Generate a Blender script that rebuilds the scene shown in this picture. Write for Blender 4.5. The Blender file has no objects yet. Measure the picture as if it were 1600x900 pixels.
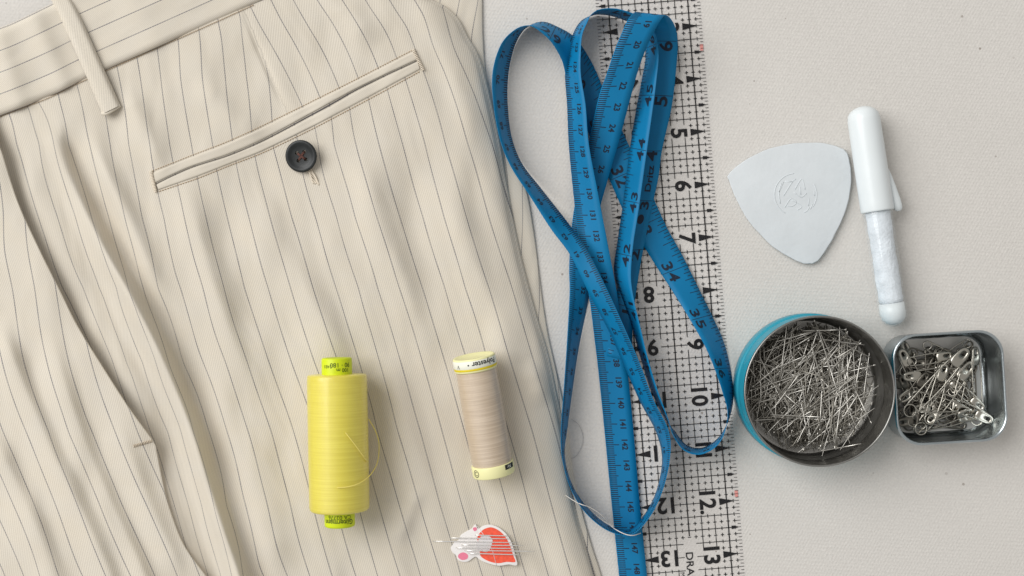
import bpy, bmesh, math, random
import numpy as np
from mathutils import Vector, Matrix

random.seed(7); rng = np.random.default_rng(7)
scene = bpy.context.scene
COL = scene.collection

# ------------------------------------------------------------------ camera, light, exposure
S = 0.00030695            # metres per traced unit on the table (ruler: 82.75 units = 1 inch)
HC = 0.60                 # camera height above the table
cam_d = bpy.data.cameras.new("camera"); cam = bpy.data.objects.new("camera", cam_d); COL.objects.link(cam)
cam.location = (0, 0, HC); cam.rotation_euler = (0, 0, 0)
cam_d.sensor_width = 36; cam_d.lens = 36*HC/(1600*S); cam_d.clip_start = 0.01; cam_d.clip_end = 50
scene.camera = cam

world = bpy.data.worlds.new("World"); scene.world = world; world.use_nodes = True
bg = world.node_tree.nodes["Background"]
bg.inputs[0].default_value = (1.0, 0.98, 0.945, 1); bg.inputs[1].default_value = 0.43

def area_light(name, loc, size, power, color):
    d = bpy.data.lights.new(name, 'AREA'); d.shape = 'RECTANGLE'; d.size, d.size_y = size
    d.energy = power; d.color = color
    o = bpy.data.objects.new(name, d); COL.objects.link(o); o.location = loc
    o.rotation_euler = (-Vector(loc)).to_track_quat('-Z', 'Y').to_euler()
    return o
area_light("window_light", (-1.75, 0.85, 1.85), (2.1, 2.1), 70, (1.0, 0.995, 0.985))

vs = scene.view_settings
vs.view_transform = 'Standard'; vs.look = 'None'; vs.exposure = 0.04; vs.gamma = 1.0; vs.use_curve_mapping = False

# ------------------------------------------------------------------ helpers
def P(u, v, z=0.0):
    k = 1.0 - z*S/HC
    return ((u-800)*S*k, (450-v)*S*k, z*S)

def Pn(u, v, z):
    k = 1.0 - z*S/HC
    return np.stack([(u-800)*S*k, (450-v)*S*k, z*S], -1)

WL = {}
def thing(name, loc, label, cat, group=None):
    o = bpy.data.objects.new(name, None); COL.objects.link(o); o.empty_display_size = 0.01
    o.location = loc; WL[o.name] = Vector(loc)
    o['label'] = label; o['category'] = cat
    if group: o['group'] = group
    return o

def mobj(name, verts, faces, mat, parent=None, smooth=True, origin=None, uv=None, mats=None, fmat=None):
    """verts in world coordinates; one mesh object"""
    org = WL[parent.name] if parent is not None else Vector(origin if origin is not None else (0, 0, 0))
    me = bpy.data.meshes.new(name)
    va = np.asarray(verts, dtype=np.float64).reshape(-1, 3) - np.array(org)
    me.from_pydata(va.tolist(), [], [list(map(int, f)) for f in faces])
    if uv is not None:
        l = me.uv_layers.new(name="UVMap")
        li = np.empty(len(me.loops), dtype=np.int32); me.loops.foreach_get("vertex_index", li)
        l.data.foreach_set("uv", np.asarray(uv, dtype=np.float32)[li].ravel())
    if smooth: me.polygons.foreach_set("use_smooth", [True]*len(me.polygons))
    if mat is not None: me.materials.append(mat)
    if mats:
        for m in mats: me.materials.append(m)
    if fmat is not None: me.polygons.foreach_set("material_index", fmat)
    me.update()
    o = bpy.data.objects.new(name, me); COL.objects.link(o)
    if parent is not None:
        o.parent = parent; WL[o.name] = org.copy()
    else:
        o.location = org; WL[o.name] = org.copy()
    return o

def tag(o, label, cat, group=None):
    o['label'] = label; o['category'] = cat
    if group: o['group'] = group
    return o

def fix_normals(o):
    bm = bmesh.new(); bm.from_mesh(o.data); bmesh.ops.recalc_face_normals(bm, faces=bm.faces); bm.to_mesh(o.data); bm.free()

def grid_faces(nr, nc, close=False):
    f = []
    for i in range(nr-1):
        for j in range(nc-1):
            a = i*nc+j; f.append((a, a+1, a+nc+1, a+nc))
        if close:
            a = i*nc+nc-1; f.append((a, i*nc, (i+1)*nc, a+nc))
    return f

def catmull(pts, n=8, closed=False):
    p = np.asarray(pts, float); m = len(p); out = []
    rngi = range(m if closed else m-1)
    for i in rngi:
        if closed: p0, p1, p2, p3 = p[i-1], p[i], p[(i+1) % m], p[(i+2) % m]
        else:
            p1, p2 = p[i], p[i+1]
            p0 = p[i-1] if i > 0 else 2*p1-p2
            p3 = p[i+2] if i+2 < m else 2*p2-p1
        for k in range(n):
            t = k/n
            out.append(0.5*((2*p1)+(-p0+p2)*t+(2*p0-5*p1+4*p2-p3)*t*t+(-p0+3*p1-3*p2+p3)*t**3))
    if not closed: out.append(p[-1])
    return np.array(out)

def tube(pts, r, ns=6, taper=None, cap=True):
    """pts world; returns verts, faces"""
    p = np.asarray(pts, float); n = len(p); V = []; F = []
    T = np.gradient(p, axis=0); T /= np.linalg.norm(T, axis=1)[:, None]+1e-12
    ref = np.array([0, 0, 1.0])
    if abs(T[0] @ ref) > .9: ref = np.array([1.0, 0, 0])
    X = np.cross(ref, T[0]); X /= np.linalg.norm(X)
    for i in range(n):
        X = X - (X @ T[i])*T[i]; X /= np.linalg.norm(X)+1e-12
        Y = np.cross(T[i], X); ri = r if taper is None else r*taper[i]
        for k in range(ns):
            a = 2*math.pi*k/ns; V.append(p[i]+ri*(math.cos(a)*X+math.sin(a)*Y))
    F = grid_faces(n, ns, True)
    if cap:
        F.append(tuple(range(ns))[::-1]); F.append(tuple((n-1)*ns+k for k in range(ns)))
    return V, F

def join(*vf):
    V = []; F = []
    for v, f in vf:
        b = len(V); V += [tuple(x) for x in v]; F += [tuple(i+b for i in q) for q in f]
    return V, F

def lathe_axis(p0, p1, prof, ns=48, up=(0, 0, 1), cap=True):
    """profile list of (t metres from p0 along axis, radius metres)"""
    p0 = np.array(p0, float); p1 = np.array(p1, float); A = p1-p0; A /= np.linalg.norm(A)
    up = np.array(up, float); Y = up-(up @ A)*A; Y /= np.linalg.norm(Y); X = np.cross(Y, A)
    V = []
    for t, r in prof:
        for k in range(ns):
            a = 2*math.pi*k/ns
            V.append(p0+A*t+r*(math.cos(a)*X+math.sin(a)*Y))
    F = grid_faces(len(prof), ns, True)
    if cap:
        F.append(tuple(range(ns))); F.append(tuple((len(prof)-1)*ns+k for k in range(ns))[::-1])
    return V, F

def extrude_outline(pts2, z0, z1, bevel=0.0, topf=None):
    """pts2: closed outline in traced units; bevelled slab between z0 and z1"""
    p = np.asarray(pts2, float); n = len(p); c = p.mean(0)
    nx = np.roll(p, -1, 0)-np.roll(p, 1, 0); nx /= np.linalg.norm(nx, axis=1)[:, None]
    nrm = np.stack([nx[:, 1], -nx[:, 0]], 1)
    if ((p-c)*nrm).sum() < 0: nrm = -nrm
    rings = [(p, z0)]
    if bevel > 0:
        for a in (0, 30, 60, 90):
            q = p-nrm*bevel*(1-math.cos(math.radians(a))); rings.append((q, z1-bevel+bevel*math.sin(math.radians(a))))
    else: rings.append((p, z1))
    V = [P(x, y, z) for q, z in rings for x, y in q]
    F = grid_faces(len(rings), n, True)
    F.append(tuple(range(n))); F.append(tuple((len(rings)-1)*n+k for k in range(n))[::-1])
    return V, F

# ---- text
_TXT = {}
def text_mesh(s, bold=0.0):
    key = (s, bold)
    if key in _TXT: return _TXT[key]
    cu = bpy.data.curves.new("glyph", 'FONT'); cu.body = s; cu.size = 1; cu.resolution_u = 3
    cu.offset = bold; cu.align_x = 'CENTER'; cu.fill_mode = 'FRONT'
    o = bpy.data.objects.new("glyph", cu); COL.objects.link(o)
    dg = bpy.context.evaluated_depsgraph_get(); dg.update()
    me = o.evaluated_get(dg).to_mesh()
    v = np.array([x.co[:] for x in me.vertices]).reshape(-1, 3)[:, :2]; f = [tuple(q.vertices) for q in me.polygons]
    o.evaluated_get(dg).to_mesh_clear(); bpy.data.objects.remove(o); bpy.data.curves.remove(cu)
    _TXT[key] = (v, f); return v, f
_h = text_mesh("H")[0]; CAPH = _h[:, 1].max()
def text_norm(s, bold=0.0, hscale=1.0):
    v, f = text_mesh(s, bold)
    v = v/CAPH; v = v.copy(); v[:, 0] -= (v[:, 0].max()+v[:, 0].min())/2; v[:, 1] -= 0.5
    v[:, 0] *= hscale
    return v, f

# ------------------------------------------------------------------ materials
def srgb(r, g, b):
    f = lambda c: (c/255/12.92) if c/255 <= .04045 else ((c/255+.055)/1.055)**2.4
    return (f(r), f(g), f(b), 1)

def mat(name, color, rough=0.6, metal=0.0, spec=0.5, bump=None, sheen=0, var=None, trans=0, ior=1.45):
    """bump=(scale, strength, distance); var=(scale, amount)"""
    m = bpy.data.materials.new(name); m.use_nodes = True; nt = m.node_tree; b = nt.nodes["Principled BSDF"]
    b.inputs["Base Color"].default_value = color; b.inputs["Roughness"].default_value = rough
    b.inputs["Metallic"].default_value = metal; b.inputs["Specular IOR Level"].default_value = spec
    b.inputs["IOR"].default_value = ior
    if trans: b.inputs["Transmission Weight"].default_value = trans
    if sheen: b.inputs["Sheen Weight"].default_value = sheen; b.inputs["Sheen Roughness"].default_value = .5
    tc = nt.nodes.new("ShaderNodeTexCoord")
    if var:
        n = nt.nodes.new("ShaderNodeTexNoise"); n.inputs["Scale"].default_value = var[0]; n.inputs["Detail"].default_value = 4
        nt.links.new(tc.outputs["Object"], n.inputs["Vector"])
        mr = nt.nodes.new("ShaderNodeMapRange"); mr.inputs[1].default_value = .3; mr.inputs[2].default_value = .7
        mr.inputs[3].default_value = 1-var[1]; mr.inputs[4].default_value = 1+var[1]
        nt.links.new(n.outputs[0], mr.inputs[0])
        mx = nt.nodes.new("ShaderNodeVectorMath"); mx.operation = 'SCALE'; mx.inputs[0].default_value = color[:3]
        nt.links.new(mr.outputs[0], mx.inputs["Scale"]); nt.links.new(mx.outputs[0], b.inputs["Base Color"])
    if bump:
        n = nt.nodes.new("ShaderNodeTexNoise"); n.inputs["Scale"].default_value = bump[0]; n.inputs["Detail"].default_value = 3
        nt.links.new(tc.outputs["Object"], n.inputs["Vector"])
        bp = nt.nodes.new("ShaderNodeBump"); bp.inputs["Strength"].default_value = bump[1]; bp.inputs["Distance"].default_value = bump[2]
        nt.links.new(n.outputs[0], bp.inputs["Height"]); nt.links.new(bp.outputs[0], b.inputs["Normal"])
    return m

def math_node(nt, op, a=None, b=None, c=None):
    n = nt.nodes.new("ShaderNodeMath"); n.operation = op
    for i, x in enumerate((a, b, c)):
        if x is None: continue
        if isinstance(x, (int, float)): n.inputs[i].default_value = x
        else: nt.links.new(x, n.inputs[i])
    return n.outputs[0]

def mat_canvas():
    m = bpy.data.materials.new("canvas"); m.use_nodes = True; nt = m.node_tree; L = nt.links.new; b = nt.nodes["Principled BSDF"]
    b.inputs["Roughness"].default_value = .95; b.inputs["Specular IOR Level"].default_value = .15
    tc = nt.nodes.new("ShaderNodeTexCoord")
    mp = nt.nodes.new("ShaderNodeMapping"); mp.inputs["Rotation"].default_value = (0, 0, math.radians(38)); L(tc.outputs["Object"], mp.inputs[0])
    sx = nt.nodes.new("ShaderNodeSeparateXYZ"); L(mp.outputs[0], sx.inputs[0])
    wx = math_node(nt, 'SINE', math_node(nt, 'MULTIPLY', sx.outputs[0], 2*math.pi/0.00105))
    wy = math_node(nt, 'SINE', math_node(nt, 'MULTIPLY', sx.outputs[1], 2*math.pi/0.00085))
    weave = math_node(nt, 'MULTIPLY', wx, wy)
    n1 = nt.nodes.new("ShaderNodeTexNoise"); n1.inputs["Scale"].default_value = 900; n1.inputs["Detail"].default_value = 5; L(tc.outputs["Object"], n1.inputs["Vector"])
    n2 = nt.nodes.new("ShaderNodeTexNoise"); n2.inputs["Scale"].default_value = 9; n2.inputs["Detail"].default_value = 4; L(tc.outputs["Object"], n2.inputs["Vector"])
    vo = nt.nodes.new("ShaderNodeTexVoronoi"); vo.inputs["Scale"].default_value = 120; L(tc.outputs["Object"], vo.inputs["Vector"])
    # little seed specks in the unbleached cotton
    ds = nt.nodes.new("ShaderNodeSeparateColor"); L(vo.outputs["Color"], ds.inputs[0])
    rad = math_node(nt, 'MULTIPLY', math_node(nt, 'POWER', ds.outputs[0], 2.0), 0.085)
    speck = math_node(nt, 'LESS_THAN', vo.outputs["Distance"], rad)
    speck = math_node(nt, 'MULTIPLY', speck, math_node(nt, 'MULTIPLY', ds.outputs[1], .75))
    ramp = nt.nodes.new("ShaderNodeMix"); ramp.data_type = 'RGBA'
    ramp.inputs[6].default_value = srgb(213, 209, 203); ramp.inputs[7].default_value = srgb(225, 221, 216)
    L(n2.outputs[0], ramp.inputs[0])
    fine = math_node(nt, 'ADD', math_node(nt, 'MULTIPLY', weave, .035), math_node(nt, 'MULTIPLY', n1.outputs[0], .22))
    fac = math_node(nt, 'ADD', fine, .89)
    sc = nt.nodes.new("ShaderNodeVectorMath"); sc.operation = 'SCALE'; L(ramp.outputs[2], sc.inputs[0]); L(fac, sc.inputs["Scale"])
    mx = nt.nodes.new("ShaderNodeMix"); mx.data_type = 'RGBA'; L(speck, mx.inputs[0]); L(sc.outputs[0], mx.inputs[6]); mx.inputs[7].default_value = srgb(120, 105, 92)
    L(mx.outputs[2], b.inputs["Base Color"])
    hh = math_node(nt, 'ADD', math_node(nt, 'MULTIPLY', weave, .5), n1.outputs[0])
    bp = nt.nodes.new("ShaderNodeBump"); bp.inputs["Strength"].default_value = .7; bp.inputs["Distance"].default_value = .00025
    L(hh, bp.inputs["Height"]); L(bp.outputs[0], b.inputs["Normal"])
    return m

def mat_suiting(name, base, stripe=True):
    m = bpy.data.materials.new(name); m.use_nodes = True; nt = m.node_tree; L = nt.links.new; b = nt.nodes["Principled BSDF"]
    b.inputs["Roughness"].default_value = .85; b.inputs["Specular IOR Level"].default_value = .25
    b.inputs["Sheen Weight"].default_value = .12; b.inputs["Sheen Roughness"].default_value = .5
    uv = nt.nodes.new("ShaderNodeUVMap"); sx = nt.nodes.new("ShaderNodeSeparateXYZ"); L(uv.outputs[0], sx.inputs[0])
    tc = nt.nodes.new("ShaderNodeTexCoord")
    # fine twill
    tw = math_node(nt, 'ADD', math_node(nt, 'MULTIPLY', sx.outputs[0], 2*math.pi*10), math_node(nt, 'MULTIPLY', sx.outputs[1], 2*math.pi*6))
    tw = math_node(nt, 'SINE', tw)
    n1 = nt.nodes.new("ShaderNodeTexNoise"); n1.inputs["Scale"].default_value = 22; n1.inputs["Detail"].default_value = 4; L(uv.outputs[0], n1.inputs["Vector"])
    n2 = nt.nodes.new("ShaderNodeTexNoise"); n2.inputs["Scale"].default_value = .8; n2.inputs["Detail"].default_value = 3; L(uv.outputs[0], n2.inputs["Vector"])
    mc = nt.nodes.new("ShaderNodeMix"); mc.data_type = 'RGBA'
    mc.inputs[6].default_value = tuple(c*f for c, f in zip(base[:3], (1.01, .99, .955)))+(1,); mc.inputs[7].default_value = tuple(c*f for c, f in zip(base[:3], (.99, 1.005, 1.035)))+(1,)
    L(n2.outputs[0], mc.inputs[0])
    fac = math_node(nt, 'ADD', math_node(nt, 'MULTIPLY', tw, .075), math_node(nt, 'ADD', math_node(nt, 'MULTIPLY', n1.outputs[0], .30), .85))
    sc = nt.nodes.new("ShaderNodeVectorMath"); sc.operation = 'SCALE'; L(mc.outputs[2], sc.inputs[0]); L(fac, sc.inputs["Scale"])
    out = sc.outputs[0]
    if stripe:
        d = math_node(nt, 'PINGPONG', sx.outputs[0], .5)
        line = nt.nodes.new("ShaderNodeMapRange"); line.interpolation_type = 'SMOOTHSTEP'
        line.inputs[1].default_value = .010; line.inputs[2].default_value = .034; line.inputs[3].default_value = 1; line.inputs[4].default_value = 0
        L(d, line.inputs[0])
        dash = math_node(nt, 'SINE', math_node(nt, 'MULTIPLY', sx.outputs[1], 2*math.pi*9))
        dash = math_node(nt, 'ADD', math_node(nt, 'MULTIPLY', dash, .16), .68)
        br = nt.nodes.new("ShaderNodeTexNoise"); br.inputs["Scale"].default_value = 1.1; L(uv.outputs[0], br.inputs["Vector"])
        dash = math_node(nt, 'MULTIPLY', dash, math_node(nt, 'ADD', math_node(nt, 'MULTIPLY', br.outputs[0], .9), .5))
        f2 = math_node(nt, 'MULTIPLY', line.outputs[0], dash)
        mx = nt.nodes.new("ShaderNodeMix"); mx.data_type = 'RGBA'; L(f2, mx.inputs[0]); L(out, mx.inputs[6]); mx.inputs[7].default_value = srgb(76, 78, 92)
        out = mx.outputs[2]
    L(out, b.inputs["Base Color"])
    bp = nt.nodes.new("ShaderNodeBump"); bp.inputs["Strength"].default_value = .25; bp.inputs["Distance"].default_value = .00015
    hh = math_node(nt, 'ADD', math_node(nt, 'MULTIPLY', tw, .5), n1.outputs[0]); L(hh, bp.inputs["Height"])
    mpw = nt.nodes.new("ShaderNodeMapping"); mpw.inputs["Scale"].default_value = (.55, .22, 1); mpw.inputs["Rotation"].default_value = (0, 0, .35); L(uv.outputs[0], mpw.inputs[0])
    nw_ = nt.nodes.new("ShaderNodeTexNoise"); nw_.inputs["Scale"].default_value = 1.6; nw_.inputs["Detail"].default_value = 1; nw_.inputs["Distortion"].default_value = .3; L(mpw.outputs[0], nw_.inputs["Vector"])
    bw = nt.nodes.new("ShaderNodeBump"); bw.inputs["Strength"].default_value = .38; bw.inputs["Distance"].default_value = .003
    L(nw_.outputs[0], bw.inputs["Height"]); L(bw.outputs[0], bp.inputs["Normal"]); L(bp.outputs[0], b.inputs["Normal"])
    return m

def mat_thread(name, base, axis_scale, dark):
    """wound thread: fine rings along the UV.y of the lathe"""
    m = bpy.data.materials.new(name); m.use_nodes = True; nt = m.node_tree; L = nt.links.new; b = nt.nodes["Principled BSDF"]
    b.inputs["Roughness"].default_value = .36; b.inputs["Specular IOR Level"].default_value = .8; b.inputs["Coat Weight"].default_value = .9; b.inputs["Coat Roughness"].default_value = .26
    uv = nt.nodes.new("ShaderNodeUVMap"); sx = nt.nodes.new("ShaderNodeSeparateXYZ"); L(uv.outputs[0], sx.inputs[0])
    ph = math_node(nt, 'ADD', math_node(nt, 'MULTIPLY', sx.outputs[1], axis_scale), sx.outputs[0])
    w = math_node(nt, 'SINE', math_node(nt, 'MULTIPLY', ph, 2*math.pi))
    mp = nt.nodes.new("ShaderNodeMapping"); mp.inputs["Scale"].default_value = (1.6, 60, 1); L(uv.outputs[0], mp.inputs[0])
    n = nt.nodes.new("ShaderNodeTexNoise"); n.inputs["Scale"].default_value = 1.5; n.inputs["Detail"].default_value = 4; L(mp.outputs[0], n.inputs["Vector"])
    mx = nt.nodes.new("ShaderNodeMix"); mx.data_type = 'RGBA'; mx.inputs[6].default_value = dark; mx.inputs[7].default_value = base
    k = math_node(nt, 'ADD', math_node(nt, 'MULTIPLY', w, .2), math_node(nt, 'ADD', math_node(nt, 'MULTIPLY', n.outputs[0], 2.2), -.5)); nt.nodes[-1].use_clamp = True
    L(k, mx.inputs[0]); L(mx.outputs[2], b.inputs["Base Color"])
    bp = nt.nodes.new("ShaderNodeBump"); bp.inputs["Strength"].default_value = .45; bp.inputs["Distance"].default_value = .0001
    L(math_node(nt, 'ADD', w, n.outputs[0]), bp.inputs["Height"]); L(bp.outputs[0], b.inputs["Normal"])
    return m

def mat_clear(name, tint, gloss_rough=.05, milky=0.1, milk_col=(.9, .9, .92, 1), ior=1.45):
    m = bpy.data.materials.new(name); m.use_nodes = True; nt = m.node_tree; L = nt.links.new
    for n in list(nt.nodes):
        if n.type != 'OUTPUT_MATERIAL': nt.nodes.remove(n)
    out = [n for n in nt.nodes if n.type == 'OUTPUT_MATERIAL'][0]
    t = nt.nodes.new("ShaderNodeBsdfTransparent"); t.inputs[0].default_value = tint
    d = nt.nodes.new("ShaderNodeBsdfDiffuse"); d.inputs[0].default_value = milk_col
    g = nt.nodes.new("ShaderNodeBsdfGlossy"); g.inputs["Roughness"].default_value = gloss_rough
    fr = nt.nodes.new("ShaderNodeFresnel"); fr.inputs[0].default_value = ior
    m1 = nt.nodes.new("ShaderNodeMixShader"); m1.inputs[0].default_value = milky; L(t.outputs[0], m1.inputs[1]); L(d.outputs[0], m1.inputs[2])
    m2 = nt.nodes.new("ShaderNodeMixShader"); L(fr.outputs[0], m2.inputs[0]); L(m1.outputs[0], m2.inputs[1]); L(g.outputs[0], m2.inputs[2])
    if ior < 1.15:
        nt.links.remove(m2.inputs[0].links[0]); m2.inputs[0].default_value = .012 if ior < 1.06 else .035
    L(m2.outputs[0], out.inputs[0])
    return m

BEIGE = srgb(211, 203, 189)
M = {}
M['canvas'] = mat_canvas()
M['suit'] = mat_suiting("pinstripe_suiting", BEIGE)
M['suit_plain'] = mat_suiting("plain_suiting", BEIGE, False)
M['stitch'] = mat("sewing_thread_cream", srgb(226, 214, 196), .8, var=(900, .1))
M['seam'] = mat("seam_thread", srgb(176, 152, 122), .85)
M['lining'] = mat("pocket_lining_shade", srgb(92, 88, 88), .9)  # lining coloured dark grey to stand in for shade inside the slit
M['button'] = mat("button_resin", srgb(34, 37, 38), .42, bump=(500, .15, .0002), var=(260, .3))
M['brown'] = mat("brown_thread", srgb(92, 58, 50), .8, bump=(2500, .5, .0002))
M['tape'] = mat("tape_vinyl", srgb(4, 116, 166), .5, spec=.3, bump=(1400, .12, .0001), var=(60, .05))
M['tape_ink'] = mat("tape_ink", srgb(8, 28, 50), .6)
M['ruler'] = mat_clear("ruler_acrylic", (1, .998, 1, 1), .1, .004, (.95, .94, .96, 1), 1.05)
M['ruler_ink'] = mat("ruler_ink", srgb(16, 15, 18), .8, spec=.2)
M['ruler_red'] = mat("ruler_red_ink", srgb(226, 150, 142), .6)
M['chalk'] = mat("tailor_chalk", srgb(214, 219, 222), .9, spec=.15, bump=(420, .3, .0004), var=(70, .035))
M['pen'] = mat("white_plastic", srgb(226, 232, 234), .32, var=(80, .015))
M['barrel'] = mat_clear("clear_plastic", (.995, 1, 1, 1), .1, .10, (.93, .96, .98, 1), 1.10)
M['powder'] = mat("chalk_powder", srgb(226, 232, 238), .95, spec=.1, bump=(900, .8, .0006), var=(200, .10))
M['tin'] = mat("tin_metal", srgb(150, 149, 146), .36, 1.0, bump=(160, .1, .0004), var=(55, .18))
M['tin_floor'] = mat("tin_floor_metal", srgb(206, 204, 200), .5, 1.0, bump=(220, .1, .0003), var=(40, .1))
M['teal'] = mat("turquoise_enamel", srgb(44, 150, 172), .35, var=(60, .06))
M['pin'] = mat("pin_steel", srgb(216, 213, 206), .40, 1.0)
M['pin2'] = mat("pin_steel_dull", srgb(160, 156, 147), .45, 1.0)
M['safety'] = mat("safety_pin_nickel", srgb(186, 182, 172), .26, 1.0)
M['tin_sq'] = mat("square_tin_metal", srgb(186, 194, 198), .25, 1.0, bump=(120, .08, .0004), var=(50, .12))
M['yellow'] = mat_thread("yellow_thread", srgb(240, 226, 84), 210, srgb(226, 208, 58))
M['yellow_strand'] = mat("yellow_strand", srgb(240, 224, 120), .6)
M['lime'] = mat("lime_label", srgb(206, 222, 18), .45, var=(200, .05))
M['lime_ink'] = mat("lime_label_ink", srgb(74, 92, 12), .6)
M['tan'] = mat_thread("tan_thread", srgb(222, 203, 180), 190, srgb(188, 165, 138))
M['tan_strand'] = mat("tan_strand", srgb(232, 216, 198), .6)
M['cream'] = mat("cream_plastic", srgb(240, 236, 178), .4)
M['label_white'] = mat("white_label", srgb(240, 240, 226), .5)
M['label_yellow'] = mat("yellow_label", srgb(222, 200, 40), .5)
M['ink'] = mat("black_ink", srgb(40, 42, 40), .6)
M['card_white'] = mat("white_card", srgb(236, 232, 230), .6)
M['card_red'] = mat("red_print", srgb(240, 92, 66), .6, var=(700, .15))
M['card_pink'] = mat("pink_print", srgb(234, 130, 156), .6)
M['card_grey'] = mat("grey_print", srgb(224, 220, 220), .5)
M['needle'] = mat("needle_steel", srgb(240, 238, 236), .38, .85)
M['white_strand'] = mat("white_thread", srgb(228, 222, 214), .8)

# ------------------------------------------------------------------ table cloth (the surface)
n = 61
us = np.linspace(-900, 2500, n); vv = np.linspace(-700, 1600, n)
U, Vv = np.meshgrid(us, vv)
Z = 0.35*np.sin(U/310+Vv/500)+0.3*np.sin(Vv/270-U/700)-.65
tbl = mobj("canvas_cloth", Pn(U.ravel(), Vv.ravel(), Z.ravel()), grid_faces(n, n), M['canvas'])
tbl['kind'] = 'structure'

# ------------------------------------------------------------------ trousers
def rbf(points):
    pts = np.array([p[:2] for p in points], float)/100; val = np.array([p[2] for p in points], float); n = len(pts)
    def phi(r2): return np.where(r2 > 1e-12, .5*r2*np.log(r2+1e-20), 0)
    d2 = ((pts[:, None]-pts[None])**2).sum(-1); A = np.zeros((n+3, n+3)); A[:n, :n] = phi(d2)+np.eye(n)*.004
    A[:n, n] = 1; A[:n, n+1:] = pts; A[n, :n] = 1; A[n+1:, :n] = pts.T
    w = np.linalg.solve(A, np.concatenate([val, np.zeros(3)]))
    def f(u, v):
        q = np.stack([u, v], -1).reshape(-1, 2)/100; out = np.empty(len(q))
        for i in range(0, len(q), 20000):
            c = q[i:i+20000]; d = ((c[:, None]-pts[None])**2).sum(-1)
            out[i:i+20000] = phi(d) @ w[:n]+w[n]+c @ w[n+1:]
        return out.reshape(np.shape(u))
    return f

def rows(y, start, xs): return [(x, y, start+i) for i, x in enumerate(xs)]
back_pts = (rows(450, -11, [98, 130, 155, 182, 200, 224, 247, 282, 317, 350, 382, 419, 454, 489, 525, 560, 590, 624, 660, 695, 727, 764, 800])
  + rows(225, -11, [26, 61, 84, 107, 140, 172, 201, 234, 265, 299, 332, 364, 396, 426, 466, 497, 522, 556, 592, 629, 664, 696, 731, 769])
  + rows(340, -11, [60, 90, 118, 143, 170, 195, 222, 256, 288, 322, 355, 389, 422, 456, 493, 526, 555, 589, 625, 661, 694, 729, 764])
  + rows(675, -10, [212, 235, 262, 283, 302, 327, 355, 388, 424, 459, 494, 529, 562, 590, 622, 657, 691, 726, 760, 795, 832])
  + rows(565, -10, [176, 197, 222, 243, 263, 286, 317, 352, 386, 420, 455, 491, 528, 561, 593, 626, 660, 695, 730, 762, 798])
  + rows(900, -7, [345, 362, 380, 412, 449, 484, 519, 556, 590, 625, 657, 690, 720, 754, 787, 822, 857, 893])
  + rows(790, -7, [315, 334, 354, 384, 418, 454, 489, 524, 560, 592, 624, 656, 688, 722, 757, 792, 826, 862])
  + [(186, 120, -5), (219, 120, -4), (251, 120, -3), (282, 120, -2), (316, 120, -1), (352, 120, 0), (385, 120, 1), (419, 120, 2), (425, 190, 2),
     (472, 165, 4), (432, 85, 4), (402, 32, 4), (499, 150, 5), (457, 62, 5), (426, 5, 5), (529, 135, 6), (485, 47, 6), (461, 5, 6), (557, 115, 7), (517, 32, 7), (497, 2, 7),
     (589, 101, 8), (552, 27, 8), (619, 89, 9), (597, 40, 9), (577, 10, 9), (649, 77, 10), (635, 42, 10), (622, 22, 10), (692, 107, 11), (675, 67, 11), (660, 22, 11), (742, 150, 12), (712, 82, 12), (697, 32, 12),
     (375, 25, 1), (396, 20, 2), (341, 35, 0), (311, 48, -1), (120, 132, -7), (91, 147, -8), (60, 160, -9), (45, 170, -10), (14, 178, -11), (165, 180, -6)])
_low = [p for p in back_pts if not (p[1] < 200 and p[0] > 400 and p[2] >= 4 and p[0] < 640)]
_low = [p for p in _low if not (p[1] < 60 and p[2] >= 4 and p[0] < 690)]
_upR = [p for p in back_pts if (p[1] < 200 and p[2] >= 4)] + [p for p in back_pts if p[1] >= 200 and p[2] >= 4 and p[1] < 460]
_sl, _su = rbf(_low), rbf(_upR)
DART = [(352, -60), (376, 5), (400, 60), (424, 120), (452, 186)]
def s_back(u, v):
    a = _sl(u, v); dd, _ = pline([(300, -180)]+DART+[(500, 300)], u, v, 4)
    welt = np.interp(u, [237, 400, 647, 700], [280, 216, 92, 60])
    m = (dd > 0) & (v < welt) & (u < 690)
    b = np.where(m, _su(u, v), a)
    bl = np.clip((u-655)/35, 0, 1)
    return np.where(m, b*(1-bl)+a*bl, a)
s_front = rbf(rows(450, 0, [19, 54, 87]) + rows(675, -2, [5, 41, 76, 107, 144, 180, 215]) + rows(900, -4, [37, 62, 92, 129, 165, 204, 242, 277])
              + [(5, 330, 0), (38, 330, 1), (0, 390, -.2), (53, 787, -2), (86, 787, -1), (120, 787, 0), (155, 787, 1), (190, 787, 2), (228, 787, 3), (20, 787, -3), (36, 560, 0), (72, 560, 1), (106, 560, 2), (141, 560, 3)])
s_under = rbf([(688, 0, 0), (718, 0, 1), (747, 0, 2), (712, 30, 1), (736, 68, 2), (765, 180, 2.6), (794, 290, 3), (816, 300, 4), (793, 330, 3), (814, 410, 4), (843, 470, 5), (843, 520, 5.1), (880, 700, 6), (905, 800, 6.6), (930, 900, 7.4), (640, 0, -1.5), (700, 500, 0), (760, 900, 2)])

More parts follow.
